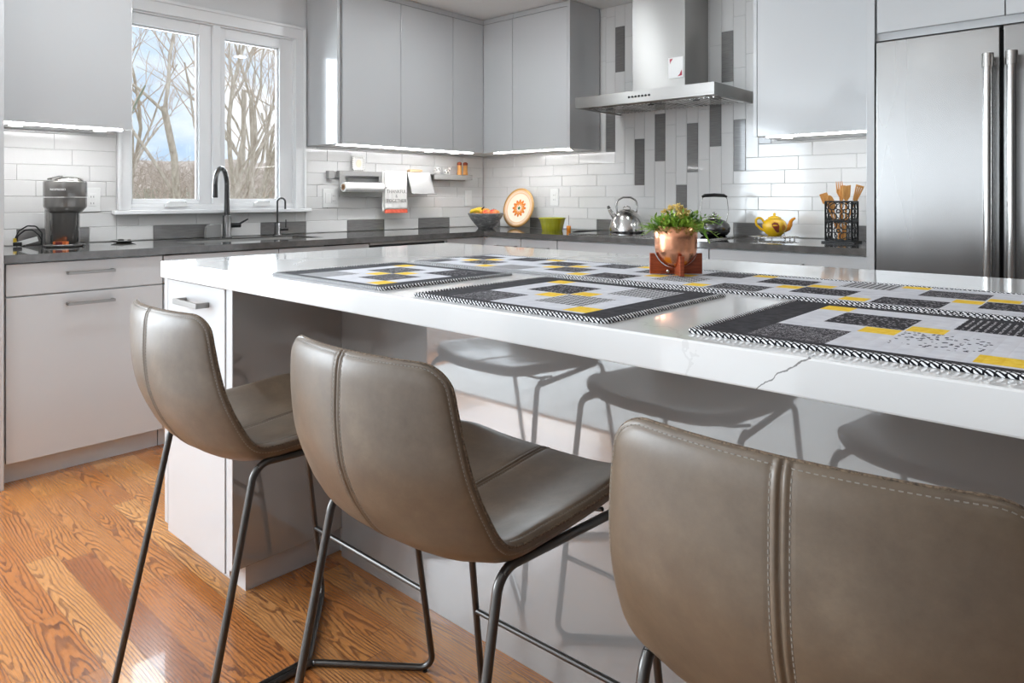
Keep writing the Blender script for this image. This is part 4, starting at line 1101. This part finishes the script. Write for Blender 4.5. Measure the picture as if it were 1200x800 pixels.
# small dish
r = empty('spoon_dish', (.13, -2.70, WZ), 'small shallow glass dish with dark bits on the worktop below the window', 'dish')
MB().lathe([(.030, 0), (.045, .005), (.058, .010), (.056, .012), (.030, .004), (0, .003)], (.13, -2.70, WZ), 28).build('dish', 'lightgrey', r)
MB().sphere((.125,-2.71,WZ+.013), .011, 10, 6, (1,1.5,.5)).sphere((.135,-2.675,WZ+.012), .007, 10, 6, (1,1.4,.5)).build('contents', 'darkmetal', r)

# ------------------------------------------------------------------ corner: bowl, plate, green bowl, jar
BC = Vector((.325, -.30, WZ))
r = empty('fruit_bowl', tuple(BC), 'dark grey glazed bowl holding fruit in the worktop corner', 'bowl')
MB().lathe([(.052, 0), (.058, .004), (.085, .035), (.112, .070), (.131, .104), (.1335, .112), (.129, .111), (.108, .075), (.080, .040), (.050, .012), (0, .010)], BC, 48).build('bowl_body', 'bowlglaze', r)
fr = [(-.055, -.035, .113, .036, 'peach', 'yellow peach'), (.010, -.055, .110, .034, 'apple', 'red apple'), (.058, -.010, .112, .036, 'apple', 'red apple'), (.000, .015, .118, .036, 'peach', 'orange peach'), (.070, .050, .108, .034, 'peach', 'yellow apple'), (-.010, .075, .104, .034, 'apple', 'red apple')]
fl_ = ['yellow round fruit nearest the bananas in the grey bowl', 'red and yellow apple in front centre of the grey bowl', 'red apple toward the right of the grey bowl', 'orange-yellow fruit on top centre in the grey bowl', 'yellow apple at the right rim of the grey bowl', 'red apple at the back of the grey bowl']
for i, (dx, dz_, z, R, mm, _) in enumerate(fr):
    c_ = BC+RT*dx+FW*dz_+Vector((0,0,z-.004))
    q_ = MB().lathe([(0, -R*.86), (R*.55, -R*.80), (R*.93, -R*.32), (R, .08*R), (R*.84, R*.6), (R*.45, R*.87), (R*.12, R*.80), (0, R*.70)], c_, 22)
    rf_ = empty('apple' if mm == 'apple' else 'peach', tuple(c_-Vector((0,0,R*.86))), fl_[i], 'fruit')
    q_.build('flesh', mm, rf_); MB().tube([c_+Vector((0,0,R*.72)), c_+Vector((.002,.001,R*1.15))], .0012, 6).build('stalk', 'redwood', rf_)
r = empty('banana_bunch', tuple(BC-RT*.085+Vector((0,0,.10))), 'small bunch of yellow bananas at the left of the grey bowl', 'bananas')
for k in range(3):
    pts = []
    for t in [i/8 for i in range(9)]:
        a_ = PI*(.08+.75*t); pts.append(BC-RT*(.112-.030*k*.5-.0*t)+FW*(-.065+.055*k*.6)+RT*(.070*(1-math.cos(a_))*.55)+Vector((0,0,.104+.030*math.sin(a_)+.004*k)))
    MB().tube(pts, [.004,.010,.0135,.0145,.0145,.0138,.012,.008,.004], 10).build('banana', 'banana', r)
MB().tube([BC-RT*.040-FW*.03+Vector((0,0,.128)), BC-RT*.020-FW*.02+Vector((0,0,.150)), BC-RT*.010-FW*.02+Vector((0,0,.156))], [.007,.005,.0045], 8).build('stem', 'soil', r)

# painted plate leaning on the hood wall
r = empty('painted_plate', (.477, -.11, WZ), 'round cream plate with orange petal flower leaning on the tiles', 'plate')
tilt = math.radians(14)
pc = Vector((.477, -.105, WZ+.150*math.cos(tilt)+.003)); ez = Vector((0, -math.cos(tilt), math.sin(tilt))); ex = Vector((1,0,0)); ey = Vector((0, math.sin(tilt), math.cos(tilt)))
def disc_profile(prof, seg=56):
    mb = MB(); vs = []
    for (R, d, mi) in prof:
        for j in range(seg):
            t = 2*PI*j/seg; vs.append(pc+ex*R*math.cos(t)+ey*R*math.sin(t)+ez*d)
    b0_ = len(mb.v); mb.v += [tuple(v) for v in vs]
    for i in range(len(prof)-1):
        for j in range(seg):
            mb.f.append([i*seg+j, i*seg+(j+1)%seg, (i+1)*seg+(j+1)%seg, (i+1)*seg+j]); mb.mi.append(prof[i][2]); mb.sm.append(True)
    return mb
M['platecream'] = mat('plate_cream', srgb(244,234,212), .2, 0, .4); M['platerim'] = mat('plate_rim', srgb(208,160,98), .25, 0, .3); M['platepink'] = mat('plate_pink', srgb(238,198,160), .2, 0, .3)
disc_profile([(.0, -.010, 0), (.090, -.010, 0), (.148, .004, 1), (.150, .008, 1), (.134, .010, 2), (.122, .008, 0), (.119, .0075, 2), (.108, .004, 0), (.085, -.003, 0), (.0, -.003, 0)]).build('plate_body', ['platecream', 'platerim', 'platepink'], r)
mb = MB()
M['petal'] = mat('petal_orange', srgb(226,120,34), .3); M['petal2'] = mat('petal_light', srgb(240,170,60), .3); M['bud'] = mat('bud_green', srgb(50,110,70), .4)
for k in range(12):
    t = 2*PI*k/12; d1 = ex*math.cos(t)+ey*math.sin(t); d2 = -ex*math.sin(t)+ey*math.cos(t)
    q0 = pc+ez*-.0024
    mb.add([q0+d1*.018, q0+d1*.042+d2*.0125, q0+d1*.062+d2*.0075, q0+d1*.068, q0+d1*.062-d2*.0075, q0+d1*.042-d2*.0125], [(0,5,4,3,2,1)], 0 if k % 2 else 0)
    mb.add([q0+ez*.0003+d1*.026, q0+ez*.0003+d1*.040+d2*.005, q0+ez*.0003+d1*.050, q0+ez*.0003+d1*.040-d2*.005], [(0,3,2,1)], 1)
mb.add([pc+ez*-.0022+ex*.012*math.cos(2*PI*k/16)+ey*.012*math.sin(2*PI*k/16) for k in range(16)], [tuple(range(16))], 2)
mb.build('painted_flower', ['petal', 'petal2', 'bud'], r)

GC = Vector((.925, -.265, WZ))
r = empty('fluted_bowl', tuple(GC), 'green fluted ceramic bowl on the worktop left of the kettle', 'bowl')
fl = lambda t, z: .028*abs(math.sin(t*12))*(1 if z < .082 else .2)
MB().lathe([(.066, 0), (.068, .003), (.076, .040), (.086, .078), (.094, .085), (.094, .090), (.088, .089), (.080, .074), (.066, .012), (0, .010)], GC, 144, flute=fl).build('bowl_body', 'greenglaze', r)
JC = Vector((1.055, -.25, WZ))
r = empty('small_jar', tuple(JC), 'tiny orange jar with an upright stick, right of the green bowl', 'jar')
MB().lathe([(.013, 0), (.0145, .003), (.0145, .034), (.012, .037), (0, .037)], JC, 20).build('jar_body', 'orange', r)
MB().tube([JC+Vector((0,0,.0375)), JC+Vector((.0,0,.085)), JC+Vector((0,0,.108))], [.0012,.0018,.001], 6).build('stick', 'darkmetal', r)
# black spoon rest / spoon
r = empty('black_spoon', (1.20, -.27, WZ), 'flat black serving spoon lying on the worktop left of the cooktop', 'spoon')
mb = MB(); s0 = Vector((1.145, -.33, WZ+.004)); s1 = Vector((1.285, -.22, WZ+.012))
mb.tube([s0, s0.lerp(s1,.25), s0.lerp(s1,.6), s1], [.003,.012,.0085,.005], 8)
for j in range(len(mb.v)): mb.v[j] = (mb.v[j][0], mb.v[j][1], WZ+.001+(mb.v[j][2]-WZ)*.62)
mb.build('spoon_body', 'black', r)

# ------------------------------------------------------------------ kettles
CZ = .9229
K1 = Vector((1.505, -.235, CZ))
r = empty('steel_kettle', tuple(K1), 'polished stainless kettle with curved top handle on the left of the cooktop', 'kettle')
MB().lathe([(.108, 0), (.112, .004), (.112, .012), (.110, .030), (.100, .068), (.082, .102), (.058, .128), (.050, .132)], K1, 48).build('body', 'steelv', r)
MB().lathe([(.0485, .1325), (.044, .140), (.024, .145), (0, .146)], K1, 32).build('lid', 'steelv', r)
tb = [K1+RT*x+Vector((0,0,z)) for x, z in ((-.022,.140),(-.021,.158),(0,.163),(.021,.158),(.022,.140))]
MB().tube(fillet(tb, .008, 4), .0032, 10).build('lid_grip', 'steelv', r)
hp = [K1+RT*x+Vector((0,0,z)) for x, z in ((-.062,.118),(-.066,.165),(-.060,.200),(-.025,.219),(.025,.219),(.060,.198),(.064,.165),(.060,.118))]
MB().tube(fillet(hp, .025, 5), .0058, 12).build('handle', 'steelv', r)
MB().tube([K1-RT*.072+Vector((0,0,.085)), K1-RT*.100+Vector((0,0,.125)), K1-RT*.110+Vector((0,0,.143))], [.019,.013,.011], 16).build('spout', 'steelv', r)
MB().tube([K1-RT*.112+Vector((0,0,.147)), K1-RT*.118+Vector((0,0,.166))], [.012,.007], 12).build('spout_cap', 'darkmetal', r)
K2 = Vector((2.105, -.255, CZ))
r = empty('round_kettle', tuple(K2), 'squat dark steel kettle with black grip on the right of the cooktop', 'kettle')
MB().lathe([(.060, 0), (.070, .004), (.085, .022), (.0885, .044), (.082, .066), (.060, .086), (.038, .094), (.036, .097)], K2, 48).build('body', 'faucetmetal', r)
MB().lathe([(.035, .0975), (.030, .108), (.014, .114), (.010, .118), (.015, .126), (.010, .134), (0, .136)], K2, 28).build('lid', 'steelv', r)
hp = [K2+RT*x+Vector((0,0,z)) for x, z in ((-.070,.080),(-.080,.140),(-.066,.222),(-.03,.226))]
MB().tube(fillet(hp, .02, 5), .002, 8).build('handle_wire', 'steelv', r)
hp = [K2+RT*x+Vector((0,0,z)) for x, z in ((.070,.080),(.082,.140),(.072,.222),(.03,.226))]
MB().tube(fillet(hp, .02, 5), .002, 8).build('handle_wire', 'steelv', r)
MB().tube([K2+RT*x+Vector((0,0,z)) for x, z in ((-.070,.222),(-.055,.229),(0,.232),(.055,.229),(.072,.222))], [.006,.0095,.0105,.0095,.006], 12).build('grip', 'black', r)
MB().tube([K2-RT*.070+Vector((0,0,.055)), K2-RT*.100+Vector((0,0,.085)), K2-RT*.112+Vector((0,0,.098))], [.016,.011,.009], 14).build('spout', 'faucetmetal', r)

# ------------------------------------------------------------------ teapot on trivet
TC = Vector((2.452, -.255, WZ))
r = empty('wire_trivet', tuple(TC), 'silver wire trivet with small feet under the yellow teapot', 'trivet')
mb = MB()
ring = [TC+RT*(.105*math.cos(t))+FW*(.075*math.sin(t))+Vector((0,0,.013)) for t in [2*PI*k/24 for k in range(24)]]
mb.tube(ring, .0026, 8, closed=True)
for s in (-.05, -.017, .017, .05): mb.tube([TC+FW*s-RT*(.125 if abs(s) < .03 else .08)+Vector((0,0,.0165)), TC+FW*s+RT*(.125 if abs(s) < .03 else .08)+Vector((0,0,.0165))], .0022, 8)
mb.build('wire_frame', 'steelv', r)
for a_, b_ in ((-.095,-.03),(.095,-.03),(-.095,.03),(.095,.03),(.03,-.07),(-.04,-.07)):
    MB().sphere(TC+RT*a_+FW*b_+Vector((0,0,.0052)), .0050, 10, 7).build('foot', 'steelv', r)
T2 = TC+Vector((0,0,.0192))
r = empty('teapot', tuple(T2), 'bright yellow ceramic teapot with brown painted blotch', 'teapot')
prof = [(.030, 0), (.034, .003), (.050, .018), (.062, .040), (.064, .058), (.056, .078), (.040, .092), (.030, .095)]
MB().lathe(prof, T2, 40).build('body', 'yellowglaze', r)
MB().lathe([(.036, .0955), (.034, .100), (.018, .107), (.006, .110), (.008, .118), (.006, .123), (0, .124)], T2, 28).build('lid', 'yellowglaze', r)
MB().sphere(T2+Vector((0,0,.118)), .0075, 12, 8).build('lid_knob', 'orangeglaze', r)
hp = [T2-RT*x+Vector((0,0,z)) for x, z in ((.050,.026),(.076,.040),(.098,.062),(.101,.088),(.085,.100),(.066,.092),(.058,.076))]
MB().tube(fillet(hp, .02, 5), .0062, 12).build('handle', 'yellowglaze', r)
MB().tube([T2+RT*x+Vector((0,0,z)) for x, z in ((.052,.036),(.074,.044),(.084,.060),(.088,.078),(.098,.090),(.110,.096))], [.0175,.0155,.0125,.0095,.0075,.006], 14).build('spout', 'orangeglaze', r)
def blotch(cx, cz, pts_, nm, m_):
    mb = MB(); vs = []
    for (a, b_) in pts_:
        zz = cz+b_; rad = None
        for (r0, z0), (r1, z1) in zip(prof[:-1], prof[1:]):
            if z0 <= zz <= z1: rad = r0+(r1-r0)*(zz-z0)/(z1-z0)
        rad = (rad or .06)+.0022; an = (cx+a)/rad
        vs.append(T2-FW*rad*math.cos(an)+RT*rad*math.sin(an)+Vector((0,0,zz)))
    ca = sum(p_[0] for p_ in pts_)/len(pts_); cb_ = sum(p_[1] for p_ in pts_)/len(pts_); zz = cz+cb_; rad = .06
    for (r0, z0), (r1, z1) in zip(prof[:-1], prof[1:]):
        if z0 <= zz <= z1: rad = r0+(r1-r0)*(zz-z0)/(z1-z0)
    rad += .0030; an = (cx+ca)/rad; c_ = T2-FW*rad*math.cos(an)+RT*rad*math.sin(an)+Vector((0,0,zz))
    n_ = len(vs); mb.add(vs+[c_], [(i, (i+1)%n_, n_) for i in range(n_)], 0, True); mb.build(nm, m_, r)
blotch(-.014, .050, [(-.022,.018),(-.008,.026),(.010,.022),(.016,.006),(.014,-.010),(.018,-.026),(.008,-.030),(-.004,-.018),(-.012,-.008),(-.020,.002)], 'painted_blotch', 'brownglaze')
blotch(.026, .046, [(-.010,.012),(.004,.018),(.014,.008),(.012,-.010),(.000,-.016),(-.010,-.006)], 'painted_blotch', 'orangeglaze')

# ------------------------------------------------------------------ utensil holder
HC = Vector((2.800, -.275, WZ)); hx, hy, hz = .062, .050, .206
r = empty('utensil_holder', tuple(HC), 'black scrollwork metal utensil holder by the fridge panel', 'utensil holder')
MB().box(HC.x-.078, HC.x+.078, HC.y-.064, HC.y+.064, WZ, WZ+.008).build('base_plate', 'black', r, .002)
def scroll_panel(o, ex, W2, H2):
    mb = MB(); o = Vector(o); ex = Vector(ex); ez_ = Vector((0,0,1)); t = .0040
    P = lambda a, b_: o+ex*a+ez_*b_
    for a, b_, c_, d_ in ((0,0,W2,0),(0,H2,W2,H2),(0,0,0,H2),(W2,0,W2,H2)): mb.tube([P(a,b_), P(c_,d_)], t, 6)
    sx = W2/4
    for row in range(2):
        zc = H2*(.25+.5*row)
        for cx in (W2*.27, W2*.73):
            for dz_ in (-.027, .027):
                R = min(sx*.74, .021)
                pts = [P(cx+R*math.cos(q_), zc+dz_+R*math.sin(q_)*.95) for q_ in [2*PI*k/16 for k in range(16)]]
                mb.tube(pts, .0027, 6, closed=True)
        for s in (-1, 1):
            pts = [P(W2/2+s*W2*.42*math.sin(q_), zc+.044*math.cos(q_)) for q_ in [PI*k/12 for k in range(13)]]
            mb.tube(pts, .0024, 6)
    mb.tube([P(0,H2/2), P(W2,H2/2)], .0045, 6)
    for (a, b_) in ((W2/2, H2/2), (W2/2, H2*.25), (W2/2, H2*.75), (W2*.12, H2*.5), (W2*.88, H2*.5)):
        pts = [P(a+.0085*math.cos(q_), b_+.0085*math.sin(q_)) for q_ in [2*PI*k/10 for k in range(10)]]; mb.tube(pts, .0032, 6, closed=True)
    return mb
zb = WZ+.012
scroll_panel((HC.x-hx, HC.y-hy, zb), (1,0,0), 2*hx, hz-.012).build('scroll_panel', 'black', r)
scroll_panel((HC.x-hx, HC.y+hy, zb), (1,0,0), 2*hx, hz-.012).build('scroll_panel', 'black', r)
scroll_panel((HC.x+hx, HC.y-hy, zb), (0,1,0), 2*hy, hz-.012).build('scroll_panel', 'black', r)
scroll_panel((HC.x-hx, HC.y-hy, zb), (0,1,0), 2*hy, hz-.012).build('scroll_panel', 'black', r)
def utensil(kind, foot, tip, lab, w_=.022):
    foot = HC+Vector(foot); tip = HC+Vector(tip); d = (tip-foot).normalized(); f_ = -FW; sd = d.cross(f_).normalized(); f_ = sd.cross(d).normalized()
    rr_ = empty('wooden_'+kind, tuple(foot), lab, kind, 'wooden utensils in the black holder'); L = (tip-foot).length
    MB().tube([foot, foot+d*(L-.075)], [.0045, .0052], 8).build('handle', 'wood', rr_)
    o0 = foot+d*(L-.078)-f_*.003; mb = MB()
    if kind == 'spatula': mb.prism([(-.006,0),(.006,0),(w_*.9,.020),(w_,.078),(-w_,.072),(-w_*.9,.020)], o0, sd, d, f_, .006)
    elif kind == 'turner': mb.prism([(-.006,0),(.006,0),(w_,.014),(w_,.062),(-w_,.062),(-w_,.014)], o0, sd, d, f_, .006)
    elif kind == 'fork':
        mb.prism([(-.006,0),(.006,0),(w_*.85,.024),(w_*.85,.040),(-w_*.85,.040),(-w_*.85,.024)], o0, sd, d, f_, .006)
        for k in range(4):
            a = -w_*.85+k*w_*.85*2/3.45; mb.prism([(a,.040),(a+w_*.34,.040),(a+w_*.22,.080),(a+w_*.1,.080)], o0, sd, d, f_, .005)
    elif kind == 'spoon':
        mb.prism([(w_*math.sin(t)*1.0, .036-.036*math.cos(t)) for t in [2*PI*k/18 for k in range(18)]], o0, sd, d, f_, .007)
    elif kind == 'slotted_turner':
        for k in range(4):
            a = -w_+k*w_*.56; mb.prism([(a*.5,.0),(a*.5+w_*.3,.0),(a+w_*.36,.074),(a,.074)], o0, sd, d, f_, .005)
        mb.prism([(-w_,.070),(w_,.070),(w_,.080),(-w_,.080)], o0, sd, d, f_, .005)
    mb.build('head', 'wood', rr_, .0012)
z_ = .014
utensil('turner', (-.005, .010, z_), (-.010-.082, .010-.020, .262), 'square wooden turner tilted furthest left in the black holder', .020)
utensil('fork', (.005, .020, z_), (-.022, .030, .306), 'wooden fork with upright tines in the black holder', .020)
utensil('spatula', (-.015, .000, z_), (-.006, .038, .290), 'slim wooden spatula just behind the fork in the black holder', .013)
utensil('spoon', (.005, -.010, z_), (-.052, -.036, .243), 'low wooden spoon at the left front of the black holder', .018)
utensil('spatula', (.020, -.010, z_), (.030, -.022, .288), 'upright flat wooden spatula at the right of the black holder', .021)
utensil('slotted_turner', (-.012, .022, z_), (.078, .030, .285), 'slotted wooden turner tilted furthest right in the black holder', .020)

# ------------------------------------------------------------------ outdoors
gz = -1.2
g = MB(); NG = 26
vs = []; 
for i in range(NG+1):
    for j in range(NG+1):
        x = -.6-70*(i/NG)**1.4; y = -30+80*j/NG
        h_ = gz+(max(0, -x-14)/56)*5.2+.25*mnoise.noise(Vector((x*.12, y*.12, 0)))*min(1, -x/8)
        vs.append((x, y, h_))
g.add(vs, [(i*(NG+1)+j, i*(NG+1)+j+1, (i+1)*(NG+1)+j+1, (i+1)*(NG+1)+j) for i in range(NG) for j in range(NG)], 0, True)
struct(g.build('garden_ground', 'grass'))
def branch(mb, p, d, L, r0, depth, R, tw, spread=.55):
    n_ = 5; pts = [p]; rs = [r0]; dd = d.copy()
    for i in range(n_):
        dd = (dd+Vector((R.uniform(-1,1), R.uniform(-1,1), R.uniform(-.5,.9)))*.24).normalized()
        pts.append(pts[-1]+dd*L/n_); rs.append(r0*(1-.45*(i+1)/n_))
    (mb if r0 > .012 else tw).tube(pts, rs, 6 if r0 > .03 else 4, cap=False)
    if depth == 0: return
    nb = 3 if depth > 2 else 4
    for k in range(nb):
        t = R.uniform(.35, 1); i = min(int(t*n_), n_-1); q_ = pts[i].lerp(pts[i+1], t*n_-i)
        az = R.uniform(0, 2*PI); side = Vector((math.cos(az), math.sin(az), R.uniform(.1,.7)))
        branch(mb, q_, (dd+side*spread*1.4).normalized(), L*R.uniform(.5,.8), rs[i]*R.uniform(.45,.7), depth-1, R, tw, spread)
def tree(x, y, z, stems, L, r0, depth, seed, lab, m_='bark', group='bare trees outside the window', lean=(0,0)):
    R = random.Random(seed); r = empty('bare_tree', (x, y, z), lab, 'tree', group)
    mb = MB(); tw = MB()
    for k in range(stems):
        az = 2*PI*k/max(stems,1)+R.uniform(-.5,.5); sp = .22 if stems > 1 else .05
        d_ = Vector((math.cos(az)*sp+lean[0], math.sin(az)*sp+lean[1], 1)).normalized()
        branch(mb, Vector((x+.12*math.cos(az)*(stems>1), y+.12*math.sin(az)*(stems>1), z)), d_, L, r0*R.uniform(.75,1.05), depth, R, tw)
    mb.build('trunk', m_, r); o_ = tw.build('twigs', 'twig', r); o_['kind'] = 'stuff'
    return r
tree(-5.2, -.86, gz-.02, 1, 3.6, .085, 3, 3, 'ivy-green bare tree trunk at the left edge of the window view', 'ivybark', lean=(.0,-.02))
tree(-9.0, 1.00, gz-.05, 3, 4.2, .095, 4, 11, 'forked bare tree in the left window pane')
tree(-8.5, 2.05, gz-.05, 3, 4.4, .080, 4, 5, 'many-stemmed bare tree at the left of the right window pane')
tree(-13.5, 4.9, gz-.02, 3, 4.4, .085, 4, 21, 'slim bare tree in the right half of the right window pane')
# woodland thicket: brushwood masses on the slope
th_ = MB(); R = random.Random(99)
for k in range(620):
    x = -24-R.random()*26; y = -6+R.random()*34; h_ = gz+(max(0, -x-14)/56)*5.2
    L = R.uniform(1.2, 2.6); az = R.uniform(0, 2*PI)
    p = Vector((x, y, h_-.1)); d_ = Vector((math.cos(az)*.3, math.sin(az)*.3, 1)).normalized()
    pts = [p, p+d_*L*.5, p+d_*L+Vector((R.uniform(-.3,.3), R.uniform(-.3,.3), 0))]
    th_.tube(pts, [.045,.03,.01], 4, cap=False)
    for j in range(9):
        q_ = p+d_*L*R.uniform(.25,.95); a2 = R.uniform(0, 2*PI); e_ = q_+Vector((math.cos(a2), math.sin(a2), R.uniform(.1,.9)))*R.uniform(.4,1.0)
        th_.tube([q_, e_], [.016,.008], 3, cap=False)
o_ = tag(th_.build('brushwood', 'brush'), 'pale brown bare thicket on the slope beyond the trees', 'brushwood'); o_['kind'] = 'stuff'
hl = MB(); vs = []; NH = 40
for j in range(NH+1):
    y = -25+75*j/NH
    for i, (x, h_) in enumerate(((-46, 1.4), (-50, 3.2), (-56, 4.2), (-64, 4.4))):
        vs.append((x, y, h_+(.55*mnoise.noise(Vector((y*.35, i*2.1, 4)))+.25*mnoise.noise(Vector((y*1.7, i, 9)))) if i else h_))
hl.add(vs, [(j*4+i, j*4+i+1, (j+1)*4+i+1, (j+1)*4+i) for j in range(NH) for i in range(3)], 0, True)
struct(hl.build('distant_woodland', 'brush'))

# ------------------------------------------------------------------ world: pale blue sky with soft clouds
wd = bpy.data.worlds.new('sky'); SC.world = wd; wd.use_nodes = True; t = wd.node_tree; bg = t.nodes['Background']
tc = t.nodes.new('ShaderNodeTexCoord'); mp = t.nodes.new('ShaderNodeMapping'); ns = t.nodes.new('ShaderNodeTexNoise'); cr = t.nodes.new('ShaderNodeValToRGB')
mp.inputs['Scale'].default_value = (1, 1, 2.2); mp.inputs['Location'].default_value = (.3, .1, .2)
ns.inputs['Scale'].default_value = 3.2; ns.inputs['Detail'].default_value = 6; ns.inputs['Roughness'].default_value = .55
t.links.new(tc.outputs['Generated'], mp.inputs[0]); t.links.new(mp.outputs[0], ns.inputs['Vector']); t.links.new(ns.outputs['Fac'], cr.inputs[0])
e = cr.color_ramp.elements; e[0].position = .36; e[0].color = srgb(182,208,236); e[1].position = .54; e[1].color = (.95,.96,1,1)
t.links.new(cr.outputs[0], bg.inputs['Color']); bg.inputs['Strength'].default_value = 1.12

# ------------------------------------------------------------------ lights
def area(name, loc, rot, sx, sy, power, col=(1,1,1)):
    l = bpy.data.lights.new(name, 'AREA'); l.shape = 'RECTANGLE'; l.size = sx; l.size_y = sy; l.energy = power; l.color = col
    o = bpy.data.objects.new(name, l); COL.objects.link(o); o.location = loc; o.rotation_euler = rot; return o
DAY = (.82,.92,1)
area('added_light_rear', ((fx0+fx1)/2, YF-.02, 1.15), (PI/2, 0, 0), fx1-fx0-.1, 2.05, 24, DAY)  # area lamp added in the unseen rear opening to brighten the room
area('added_light_left', (-.02, (ry0+ry1)/2, 1.32), (0, -PI/2, 0), 1.6, ry1-ry0-.1, 168, DAY)  # area lamp added in the unseen left opening, lights the stools from the left
area('daylight_sink_window', (-.55, -2.155, 1.62), (0, -PI/2, 0), 1.3, 1.3, 105, DAY)
# recessed ceiling lights
def downlight(x, y, p, lab):
    r = empty('recessed_light', (x, y, CH-.001), lab, 'light', 'recessed ceiling lights')
    MB().lathe([(.058, -.002), (.075, -.003), (.075, -.0005)], (x, y, CH), 28).build('trim_ring', 'whiteplastic', r)
    MB().lathe([(0, -.0022), (.056, -.0022), (.056, -.0008)], (x, y, CH), 24).build('lens', 'led', r)
    l = bpy.data.lights.new('downlight', 'AREA'); l.shape = 'DISK'; l.size = .11; l.energy = p; l.color = (.9,.96,1)
    o = bpy.data.objects.new('downlight', l); COL.objects.link(o); o.location = (x, y, CH-.006)
for i, (x, y, lab) in enumerate([(1.1,-1.2,'recessed ceiling light near the inner corner'), (2.15,-.9,'recessed ceiling light in front of the hood'), (4.1,-1.3,'recessed ceiling light in front of the fridge'), (1.1,-3.0,'recessed ceiling light in front of the sink run'),
                         (2.6,-4.4,'recessed ceiling light behind the stools at left'), (4.6,-4.0,'recessed ceiling light behind the stools at right')]):
    downlight(x, y, (7, 2.2, 3.0, 8.5, 4, 1.2)[i], lab)
# slim LED bars fixed under each run of wall cabinets
m = mat('led_bar', (1,1,1,1)); M['ledbar'] = m
m.node_tree.nodes['Principled BSDF'].inputs['Emission Color'].default_value = (.97,.98,1,1); m.node_tree.nodes['Principled BSDF'].inputs['Emission Strength'].default_value = 23
def led_bar(p0, p1, lab, power):
    m = M['ledbar'].copy(); m.node_tree.nodes['Principled BSDF'].inputs['Emission Strength'].default_value = power
    p0, p1 = Vector(p0), Vector(p1)
    r = empty('led_light_bar', tuple((p0+p1)/2), lab, 'light', 'LED bars under the wall cabinets')
    d = (p1-p0).normalized(); sd = d.cross(Vector((0,0,1))); c_ = (p0+p1)/2; L = (p1-p0).length
    MB().obox(c_, d, sd, (0,0,1), L/2, .016, .0015).build('diffuser', m, r)
    for q_ in (p0-d*.006, p1+d*.006): MB().obox(q_, d, sd, (0,0,1), .005, .018, .002).build('end_clip', 'whiteplastic', r)
zl = UB-.0028
led_bar((.275, -3.27, zl), (.275, -2.76, zl), 'thin light bar under the cabinet left of the window', 42)
led_bar((.275, -1.55, zl), (.275, -.40, zl), 'thin light bar under the cabinets above the paper roll and towel', 31)
led_bar((.40, -.275, zl), (1.09, -.275, zl), 'thin light bar under the cabinets left of the hood', 25)
led_bar((2.42, -.275, zl), (3.01, -.275, zl), 'thin light bar under the cabinet right of the hood', 12)

# ------------------------------------------------------------------ render settings
SC.view_settings.view_transform = 'Standard'; SC.view_settings.look = 'None'; SC.view_settings.gamma = 1; SC.view_settings.use_curve_mapping = False
SC.view_settings.exposure = 0.22
cy = SC.cycles; cy.use_denoising = True; cy.max_bounces = 8; cy.diffuse_bounces = 5; cy.glossy_bounces = 4; cy.transparent_max_bounces = 12; cy.sample_clamp_indirect = 6; cy.caustics_reflective = False; cy.caustics_refractive = False
